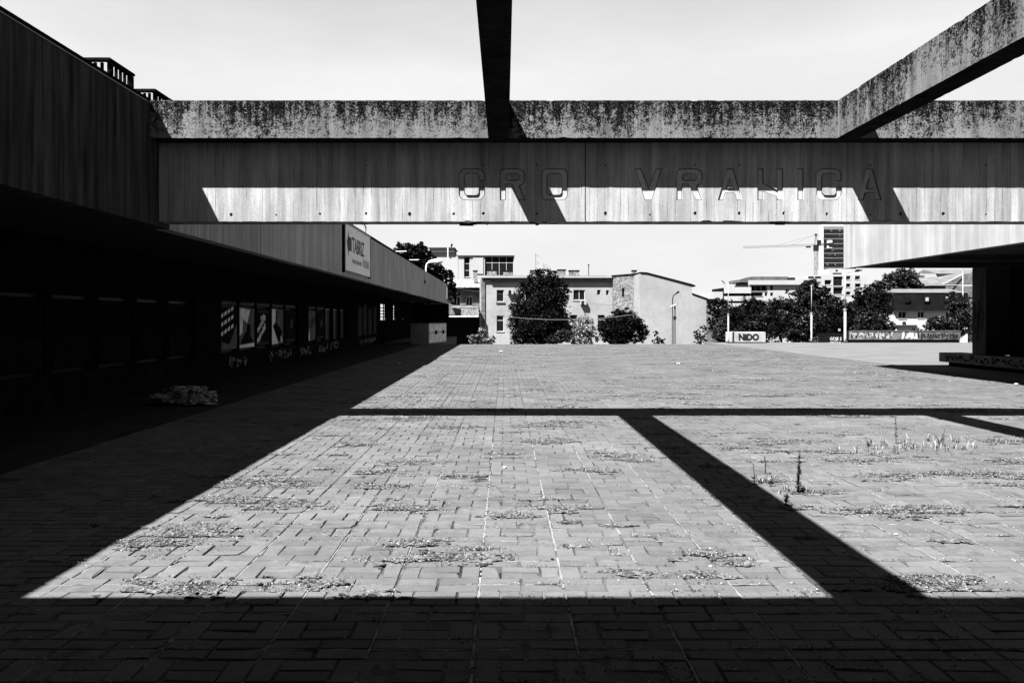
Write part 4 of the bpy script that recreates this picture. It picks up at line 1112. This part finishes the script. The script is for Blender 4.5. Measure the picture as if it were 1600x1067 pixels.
# ------------------------------------------------------------------ trees and shrubs
M['leafd'] = island('dark leaves', .001, .004, .035, .035, .6, spec=.03)
M['leafm'] = island('mixed leaves', .002, .009, .10, .06, .55, spec=.06)
M['leafl'] = island('pale leaves', .012, .08, .35, .19, .6)
M['leafk'] = island('conifer leaves', .006, .03, .1, .07, .6)
M['bark'] = plain('bark', .02, .9, .4, 5, 30)
def leaves(mb, rn, c, r, n, size, flat=.0):
    """leaf faces spread through an uneven ball"""
    for _ in range(n):
        d = Vector((rn.gauss(0, 1), rn.gauss(0, 1), rn.gauss(0, 1))).normalized()
        k = rn.random()**.45
        p = Vector((c[0] + d.x*r[0]*k, c[1] + d.y*r[1]*k, c[2] + d.z*r[2]*k))
        u = Vector((rn.gauss(0, 1), rn.gauss(0, 1), rn.gauss(0, 1)*(1-flat))).normalized()
        w = u.cross(Vector((rn.gauss(0, 1), rn.gauss(0, 1), rn.gauss(0, 1)))).normalized()
        s = size*rn.uniform(.6, 1.3)
        mb.quad(tuple(p-u*s), tuple(p+w*s*.5), tuple(p+u*s), tuple(p-w*s*.5))
def tree(name, lab, cat, X, Y, zb, blobs, n, size, m, seed, group=None, trunk=.18, flat=0):
    """blobs: (dx, dz, rx, rz) crown masses around X"""
    rn = random.Random(seed)
    r = thing(name, lab, cat, (0, 0, 0), group)
    mb = MB(); tk = MB()
    zt = max(b[1]+b[3]*.4 for b in blobs)
    tk.tube([(X, Y, zb), (X+.1, Y, zb+(zt-zb)*.35), (X-.05, Y, zb+(zt-zb)*.65), (X, Y, zt)], [trunk, trunk*.8, trunk*.55, trunk*.15], 8)
    tot = sum(b[2]*b[3]*b[2] for b in blobs)
    for (dx, dz, rx, rz) in blobs:
        zs = zb + (dz-zb)*.55
        tk.tube([(X, Y, zs), (X+dx*.6, Y+rn.uniform(-.4, .4), zs+(dz-zs)*.6), (X+dx, Y, dz)], [trunk*.5, trunk*.3, trunk*.1], 6)
        k = max(60, int(2.4*n*(rx*rz*rx)/tot))
        ncl = max(6, int(k/26))
        for q in range(ncl):
            d = Vector((rn.gauss(0, 1), rn.gauss(0, 1), rn.gauss(0, 1))).normalized()*(rn.random()**.33)
            f = 1 + .22*mnoise.noise((d.x*2+seed, d.y*2, d.z*2))
            c = (X+dx+d.x*rx*f, Y+d.y*rx*.85*f, dz+d.z*rz*f)
            cr_ = rn.uniform(.13, .28)*min(rx, rz)
            leaves(mb, rn, c, (cr_*1.25, cr_*1.25, cr_*.8), max(6, k//ncl), size, flat)
    mb.build('crown', m, r); tk.build('trunk', M['bark'], r)
    return r
def ptree(name, lab, cat, Y, blobs, n, size, m, seed, zb=-3.2, group=None, trunk=.18, flat=0):
    """blobs given as photo pixels (xc, yc, rx, ry)"""
    X = pX(sum(b[0]*b[2] for b in blobs)/sum(b[2] for b in blobs), Y)
    bl = [(pX(b[0], Y)-X, pZ(b[1], Y), b[2]*Y/F, b[3]*Y/F) for b in blobs]
    return tree(name, lab, cat, X, Y, zb, bl, n, size, m, seed, group, trunk, flat)
ptree('broadleaf_tree', 'dense almost black tree in front of the pale house', 'tree', 94, [(846, 470, 38, 38), (843, 505, 48, 36), (850, 437, 27, 17), (830, 448, 20, 15), (870, 456, 22, 20), (815, 485, 18, 24), (872, 520, 24, 20), (815, 525, 20, 18)], 17000, .13, M['leafd'], 1, trunk=.3)
ptree('pale_shrub', 'silvery pale-leaved shrub between the dark tree and the dark bush', 'shrub', 90, [(912, 512, 18, 20), (905, 527, 20, 14), (922, 528, 16, 12), (915, 496, 9, 8)], 2600, .10, M['leafl'], 2, trunk=.06)
ptree('broadleaf_bush', 'rounded dark bush beneath the rubble annex', 'bush', 91, [(972, 508, 30, 20), (952, 514, 18, 18), (1000, 518, 15, 18), (975, 492, 14, 10), (968, 526, 26, 14)], 7500, .12, M['leafd'], 3, trunk=.12)
ptree('flat_bush', 'small dark clump rising behind the rounded bush', 'bush', 97, [(968, 489, 12, 6), (978, 500, 12, 12)], 1500, .11, M['leafd'], 31, trunk=.08)
ptree('low_shrub', 'low leafy shrub at the foot of the dark tree', 'shrub', 89, [(880, 524, 14, 10), (868, 530, 16, 8)], 1500, .10, M['leafm'], 4, trunk=.05)
ptree('low_shrub', 'small straggly shrub at the foot of the blank gable left of the lamp', 'shrub', 88, [(1027, 525, 5, 8), (1030, 533, 12, 5), (1024, 519, 3, 4)], 520, .09, M['leafm'], 5, trunk=.04)
ptree('low_shrub', 'feathery shrub at the right corner of the blank gable', 'shrub', 86, [(1090, 524, 7, 10), (1099, 518, 6, 14), (1095, 531, 11, 6)], 900, .08, M['leafm'], 6, trunk=.04)
ptree('junk_bush', 'ragged mixed bush at the corner of the pale house', 'bush', 86, [(752, 524, 9, 12), (764, 529, 12, 8), (740, 530, 10, 8)], 900, .11, M['leafl'], 7, trunk=.05)
ptree('broadleaf_tree', 'leafy tree rising behind the gallery roof at the left', 'tree', 92, [(640, 400, 30, 20), (625, 392, 16, 12), (655, 392, 14, 14), (668, 415, 24, 20), (690, 438, 20, 22), (640, 430, 30, 25), (706, 458, 12, 16), (700, 425, 9, 8)], 6500, .17, M['leafd'], 8, trunk=.3)
# right-hand wood, each tree by itself
ptree('conifer', 'pale-tipped leaning conifer right of the blank gable', 'tree', 76, [(1128, 520, 13, 18), (1132, 498, 8, 16), (1135, 480, 4, 12)], 2600, .08, M['leafk'], 9, trunk=.1)
ptree('broadleaf_tree', 'dark tree directly behind the slim pale post', 'tree', 96, [(1122, 478, 16, 14), (1140, 500, 24, 22), (1128, 515, 20, 20), (1112, 490, 8, 18)], 4200, .13, M['leafd'], 10, trunk=.16)
ptree('broadleaf_tree', 'dark tree beneath the white terraces', 'tree', 98, [(1172, 480, 22, 16), (1155, 500, 22, 20), (1190, 488, 24, 18), (1170, 515, 28, 20)], 5200, .13, M['leafd'], 11, trunk=.18)
ptree('layered_tree', 'tree with pale layered boughs over the painted block', 'tree', 80, [(1178, 505, 22, 9), (1190, 494, 16, 7), (1200, 511, 16, 7), (1165, 515, 18, 7), (1186, 521, 26, 6)], 3000, .11, M['leafm'], 12, trunk=.14, flat=.8)
ptree('broadleaf_tree', 'dark tree right of the layered boughs', 'tree', 102, [(1218, 480, 20, 16), (1228, 500, 26, 24), (1210, 505, 20, 22)], 5200, .13, M['leafd'], 13, trunk=.18)
ptree('broadleaf_tree', 'tallest leafy tree with ragged crown left of the thick lamp post', 'tree', 88, [(1268, 455, 22, 18), (1266, 442, 10, 10), (1255, 470, 22, 20), (1282, 475, 22, 22), (1240, 485, 20, 20), (1262, 500, 30, 26), (1248, 520, 26, 16), (1230, 456, 8, 5)], 9000, .14, M['leafm'], 14, trunk=.25)
ptree('broadleaf_tree', 'dark tree behind the thick lamp post', 'tree', 100, [(1305, 482, 24, 18), (1300, 505, 30, 26), (1330, 500, 24, 24)], 6000, .14, M['leafd'], 15, trunk=.2)
ptree('broadleaf_tree', 'round dark tree under the canopy corner', 'tree', 105, [(1352, 465, 20, 18), (1372, 458, 20, 18), (1362, 482, 32, 22), (1350, 505, 30, 24)], 7500, .14, M['leafd'], 16, trunk=.22)
ptree('broadleaf_tree', 'big tree reaching up to the canopy soffit above the mansard roof', 'tree', 135, [(1408, 438, 26, 18), (1385, 448, 20, 16), (1425, 448, 18, 14), (1400, 455, 30, 14)], 6000, .19, M['leafm'], 17, trunk=.3)
ptree('broadleaf_bush', 'light-tipped bush before the trees by the graffiti wall', 'bush', 78, [(1362, 502, 26, 16), (1378, 512, 22, 12), (1345, 515, 18, 8), (1350, 490, 12, 8)], 4200, .10, M['leafm'], 18, trunk=.12)
ptree('broadleaf_bush', 'leafy bush covering the lower right of the mansard house', 'bush', 80, [(1464, 504, 16, 13), (1452, 512, 12, 8), (1482, 510, 14, 13), (1432, 516, 9, 4)], 2800, .10, M['leafm'], 19, trunk=.12)
ptree('broadleaf_tree', 'dark tree between the mansard house and the canopy pillar', 'tree', 84, [(1496, 478, 14, 18), (1500, 500, 16, 26), (1488, 462, 8, 8)], 3600, .11, M['leafm'], 20, trunk=.14)
hedge = MB(); rn = random.Random(50)
for k in range(170):
    xx = rn.uniform(1112, 1520); Yh = rn.uniform(118, 150)
    leaves(hedge, rn, (pX(xx, Yh), Yh, pZ(rn.uniform(478, 540), Yh)), (2.8, 2.2, 2.0), 110, .24)
o = hedge.build('distant_wood', M['leafd']); tag(o, 'dark mass of foliage filling the gaps between the trees', 'foliage', kind='stuff')

# ------------------------------------------------------------------ weeds, litter
M['dry'] = island('dry litter', .005, .05, .24, .16, .9)
M['grass'] = island('dry grass', .04, .13, .25, .2, .8)
M['weed'] = island('weed', .006, .03, .15, .07, .7, spec=.1)
def flakes(mb, rn, cx, cy, rx, ry, n, s0=.006, s1=.02):
    for _ in range(n):
        x = cx + rn.gauss(0, rx*.45); y = cy + rn.gauss(0, ry*.45)
        # mostly gather along the joints
        if rn.random() < .55:
            gx = (x - J0X)/.125; gy = (y - J0Y)/.125
            if rn.random() < .75: y = J0Y + round(gy)*.125 + rn.gauss(0, .014)
            else: x = J0X + round(gx)*.125 + rn.gauss(0, .014)
        s = rn.uniform(s0, s1); a = rn.uniform(0, math.pi); ti = rn.gauss(0, .6)
        u = Vector((math.cos(a), math.sin(a), ti*.5)).normalized()*s
        w = Vector((-math.sin(a), math.cos(a), rn.gauss(0, .6))).normalized()*s*rn.uniform(.25, .6)
        z = .003 + s*.45 + rn.random()*.008
        p = Vector((x, y, z))
        mb.quad(tuple(p-u), tuple(p+w), tuple(p+u), tuple(p-w))
def gxy(x, y):
    Y = F*CH/(y-VY); return pX(x, Y), Y
t = NT('dry moss and soil'); t.pos(); p = t.g.outputs['Position']
n1 = t.noise(p, 38, 4, .75); n2 = t.noise(p, 7, 4, .7)
v = t.rng(t.math('ADD', n1, t.math('MULTIPLY', n2, .6)), .66, .96, .005, .155)
M['soil'] = t.out(v, .95, t.noise(p, 80, 4, .7), 1.0, .02, 0.0)
def soil(mb, cx, cy, rx, ry, seed, st=.022):
    nx, ny = int(rx*2.6/st), int(ry*2.6/st); idx = {}
    def vert(i, j):
        if (i, j) not in idx:
            x, y = cx - rx*1.3 + i*st, cy - ry*1.3 + j*st
            idx[(i, j)] = len(mb.v)
            mb.v.append((x + random.uniform(-.3, .3)*st, y + random.uniform(-.3, .3)*st, random.uniform(.0035, .0125)))
        return idx[(i, j)]
    for j in range(ny):
        for i in range(nx):
            x, y = cx - rx*1.3 + (i+.5)*st, cy - ry*1.3 + (j+.5)*st
            d = math.hypot((x-cx)/rx, (y-cy)/ry)
            fy = abs((y-J0Y)/.125 - round((y-J0Y)/.125)); 
            n = mnoise.noise((x*3.2, y*4.5, seed)) + .6*mnoise.noise((x*12, y*14, seed)) + .3*mnoise.noise((x*35, y*35, seed))
            if n + .95*(1-d) + (.24 if fy < .16 else -.06) > .58: mb.f.append((vert(i, j), vert(i+1, j), vert(i+1, j+1), vert(i, j+1)))
mb = MB(); rn = random.Random(77); sb = MB()
spots = [(640,722,.5),(600,738,.4),(560,695,.4),(310,832,.55),(250,850,.5),(400,752,.5),(350,780,.4),(430,790,.5),(450,760,.4),(640,795,.4),(690,872,.42),(745,858,.2),(650,848,.3),(480,915,.35),(300,918,.4),(920,735,.4),(850,690,.5),(960,712,.4),
         (1440,915,.35),(1480,908,.3),(1420,905,.2),(1380,800,.5),(1450,795,.4),(1230,690,.5),(1290,705,.3),(1550,742,.5),(1480,740,.5),(1400,745,.45),(1340,720,.5),(1210,752,.3),(1150,700,.3),(1120,730,.3),(1110,865,.25),(1150,880,.2),(1095,900,.2),(770,640,.5),(640,655,.5),(900,660,.5),(1040,640,.5),(1110,607,.7),(1010,590,.6),(850,665,.6),(700,668,.4),
         (1060,568,.5),(590,760,.35),(720,745,.3),(800,805,.3),(880,795,.35),(990,720,.3),(1050,700,.3),(1270,770,.3),(1240,795,.2),(1590,720,.5),(1560,690,.5),(1310,650,.7),(1260,640,.6),(1500,640,.9)]
for (x, y, r_) in spots:
    X, Y = gxy(x, y)
    flakes(mb, rn, X, Y, r_*.9, r_*.42, int(900*r_*2), .003, .011)
    soil(sb, X, Y, r_*1.0, r_*.52, x*.1, .022 if Y < 14 else .05)
for k in range(170):
    X, Y = rn.uniform(-3.2, 6.5), rn.uniform(4.6, 13.5)
    flakes(mb, rn, X, Y, rn.uniform(.08, .4), rn.uniform(.03, .12), rn.randint(40, 150), .003, .009)
    if k % 2: soil(sb, X, Y, rn.uniform(.12, .4), rn.uniform(.04, .10), k)
for k in range(190):
    X, Y = rn.uniform(-2.8, 13), rn.uniform(13.5, 45)
    flakes(mb, rn, X, Y, rn.uniform(.3, 1.0), rn.uniform(.08, .4), rn.randint(30, 90), .006, .02)
    soil(sb, X, Y, rn.uniform(.3, 1.1), rn.uniform(.1, .3), k+.5, .07)
for k in range(1700):
    X, Y = rn.uniform(-3.4, 9), 3.7 + 18*rn.random()**1.3
    if mnoise.noise((X*.5, Y*.5, 9.9)) < -.12: continue
    L_ = rn.uniform(.12, .9)
    if rn.random() < .7:
        Y = J0Y + round((Y-J0Y)/.125)*.125
        for _ in range(int(L_*90)): flakes(mb, rn, X + rn.uniform(-L_, L_)*.5, Y, .012, .016, 1, .003, .009)
    else:
        X = J0X + round((X-J0X)/.125)*.125
        for _ in range(int(L_*60)): flakes(mb, rn, X, Y + rn.uniform(-L_, L_)*.5, .016, .012, 1, .003, .009)
for k in range(60):
    X, Y = rn.uniform(-3, 3.2), rn.uniform(3.6, 5.0)
    flakes(mb, rn, X, Y, rn.uniform(.05, .3), rn.uniform(.02, .06), rn.randint(8, 40), .004, .011)
o = sb.build('moss_patches', M['soil']); tag(o, 'ragged patches of dry moss and soil over the paving', 'moss', kind='stuff')
o = mb.build('plant_litter', M['dry']); tag(o, 'dry moss and plant litter strewn along the paving joints', 'litter', kind='stuff')
def blades(mb, rn, X, Y, r_, n, h0, h1, w=.003):
    while n > 0:
        cx_, cy_ = X + rn.gauss(0, r_), Y + rn.gauss(0, r_*.6); k = rn.randint(3, 14); n -= k; hc = rn.uniform(.45, 1.0)
        for _ in range(k):
            x, y = cx_ + rn.gauss(0, .012), cy_ + rn.gauss(0, .012); h = rn.uniform(h0, h1)*hc
            a = rn.uniform(0, 2*math.pi); le = rn.uniform(.15, 1.25)
            q = Vector((math.cos(a+1.57), math.sin(a+1.57), 0))*w*rn.uniform(.6, 1.3)
            dr = Vector((math.cos(a), math.sin(a), 0))
            p0 = Vector((x, y, 0)); p1 = p0 + dr*h*.3*math.sin(le*.6) + Vector((0, 0, h*.45*math.cos(le*.5)))
            p2 = p1 + dr*h*.35*math.sin(le) + Vector((0, 0, h*.33*math.cos(le))); p3 = p2 + dr*h*.3*math.sin(le*1.5) + Vector((0, 0, h*.25*math.cos(le*1.5)))
            n_ = len(mb.v)
            mb.v += [tuple(p0-q), tuple(p0+q), tuple(p1+q), tuple(p1-q), tuple(p2+q*.7), tuple(p2-q*.7), tuple(p3)]
            mb.f += [(n_, n_+1, n_+2, n_+3), (n_+3, n_+2, n_+4, n_+5), (n_+5, n_+4, n_+6)]
gr = MB()
for (x, y, r_, n, h, lab) in ((1400, 700, .35, 260, .15, 'wide tuft of dry grass around the spindly weed stalk'), (1445, 700, .22, 200, .14, 'dry grass tuft beside the forked weed'), (1240, 768, .10, 160, .09, 'low pale grass around the foot of the tall weed'),
                              (1575, 692, .22, 140, .12, 'dry grass tuft at the right edge of the picture'), (1190, 752, .10, 90, .10, 'thin grass tuft at the edge of the beam shadow'), (1350, 708, .18, 110, .08, 'low dry grass left of the spindly weed stalk'), (1485, 690, .12, 80, .12, 'small dry grass tuft right of the forked weed')):
    X, Y = gxy(x, y); blades(gr, rn, X, Y, r_, n, h*.4, h*1.15)
o = gr.build('dry_grass', M['grass']); tag(o, 'dry grass sprouting between the slabs at the right', 'grass', kind='stuff')
def weed(x, y, h, lab, k=1, spread=.0, leafs=30):
    X, Y = gxy(x, y); r = thing('weed', lab, 'weed', (0, 0, 0), 'weeds growing from the paving')
    st = MB(); lf = MB()
    for i in range(k):
        dx = rn.uniform(-1, 1)*spread*h
        ox = rn.uniform(-.012, .012)*(k > 1)
        hh = h*(1 if i == 0 else rn.uniform(.6, .95))
        pts = [(X+ox, Y, 0), (X+ox+dx*.3, Y+rn.uniform(-.01, .01), hh*.5), (X+ox+dx, Y+rn.uniform(-.02, .02), hh)]
        st.tube(pts, [.006, .005, .0025], 6)
        for j in range(leafs):
            tq = rn.uniform(.12, 1.0)
            c = Vector(pts[0]).lerp(Vector(pts[2]), tq)
            a = rn.uniform(0, 6.28); L = rn.uniform(.016, .048)*(1.2-.5*tq)
            u = Vector((math.cos(a), math.sin(a), rn.uniform(-.2, .9))).normalized()*L
            w = Vector((-math.sin(a), math.cos(a), 0))*L*.28
            lf.quad(tuple(c), tuple(c+u*.5+w), tuple(c+u), tuple(c+u*.5-w))
    st.build('stalk', M['weed'], r); lf.build('leaves', M['weed'], r)
weed(1247, 771, .385, 'tallest dark weed standing beside the broad beam shadow', 3, .07, 46)
weed(1400, 693, .33, 'spindly upright weed stalk in the dry grass', 1, .02, 60)
weed(1470, 697, .19, 'forked dark weed right of the spindly stalk', 4, .5, 14)
weed(1196, 740, .18, 'thin weed behind the edge of the beam shadow', 1, .05, 18)
weed(1179, 757, .20, 'thin weed right at the edge of the beam shadow', 1, .1, 22)
weed(1227, 790, .11, 'short leafy weed touching the beam shadow edge', 2, .2, 26)
weed(1357, 701, .14, 'small bushy weed in the grass left of the spindly stalk', 3, .3, 20)
weed(1204, 760, .1, 'tiny weed between the thin weed and the tall one', 2, .2, 16)
# pebbles and scraps
def scrap(x, y, s, m, lab, flat=.4):
    X, Y = gxy(x, y); bm = bmesh.new(); bmesh.ops.create_icosphere(bm, subdivisions=2, radius=1)
    for v in bm.verts:
        f = 1 + .5*mnoise.noise(v.co*1.7 + Vector((x, y, 0)))
        v.co = Vector((v.co.x*f*s, v.co.y*f*s*.7, (v.co.z*f*flat+flat*.9)*s))
    me = bpy.data.meshes.new('scrap'); bm.to_mesh(me); bm.free(); me.materials.append(m)
    o = bpy.data.objects.new('pebble', me); COL.objects.link(o); o.location = (X, Y, .002); tag(o, lab, 'pebble', 'pebbles and scraps on the paving')
scrap(789, 732, 0.021, M['white'], 'white scrap with a dark shadow in the middle of the lit paving', .6)
scrap(1060, 569, 0.072, M['white'], 'white scrap far off on the paving before the pale wall', .4)
scrap(783, 550, 0.096, M['white'], 'white scrap near the far end of the paving', .4)
scrap(624, 568, 0.066, M['white'], 'white scrap in the gallery shade', .3)
scrap(1318, 863, 0.013, M['offwhite'], 'pale pebble in the right foreground of the lit paving', .5)
scrap(1230, 765, 0.012, M['offwhite'], 'pale pebble by the tall weed', .5)
scrap(363, 906, 0.018, M['print'], 'dark pebble at the left end of the lit foreground', .5)
scrap(863, 875, 0.012, M['print'], 'dark pebble on the middle of the lit foreground', .5)
scrap(1110, 886, 0.011, M['white'], 'tiny white scrap left of the beam shadow', .5)
scrap(1400, 836, 0.014, M['white'], 'white pebble right of the beam shadow', .5)
scrap(1590, 601, 0.084, M['white'], 'flat white scrap before the canopy shadow at the right', .25)
scrap(1112, 775, 0.012, M['print'], 'dark crumb left of the weeds', .5)
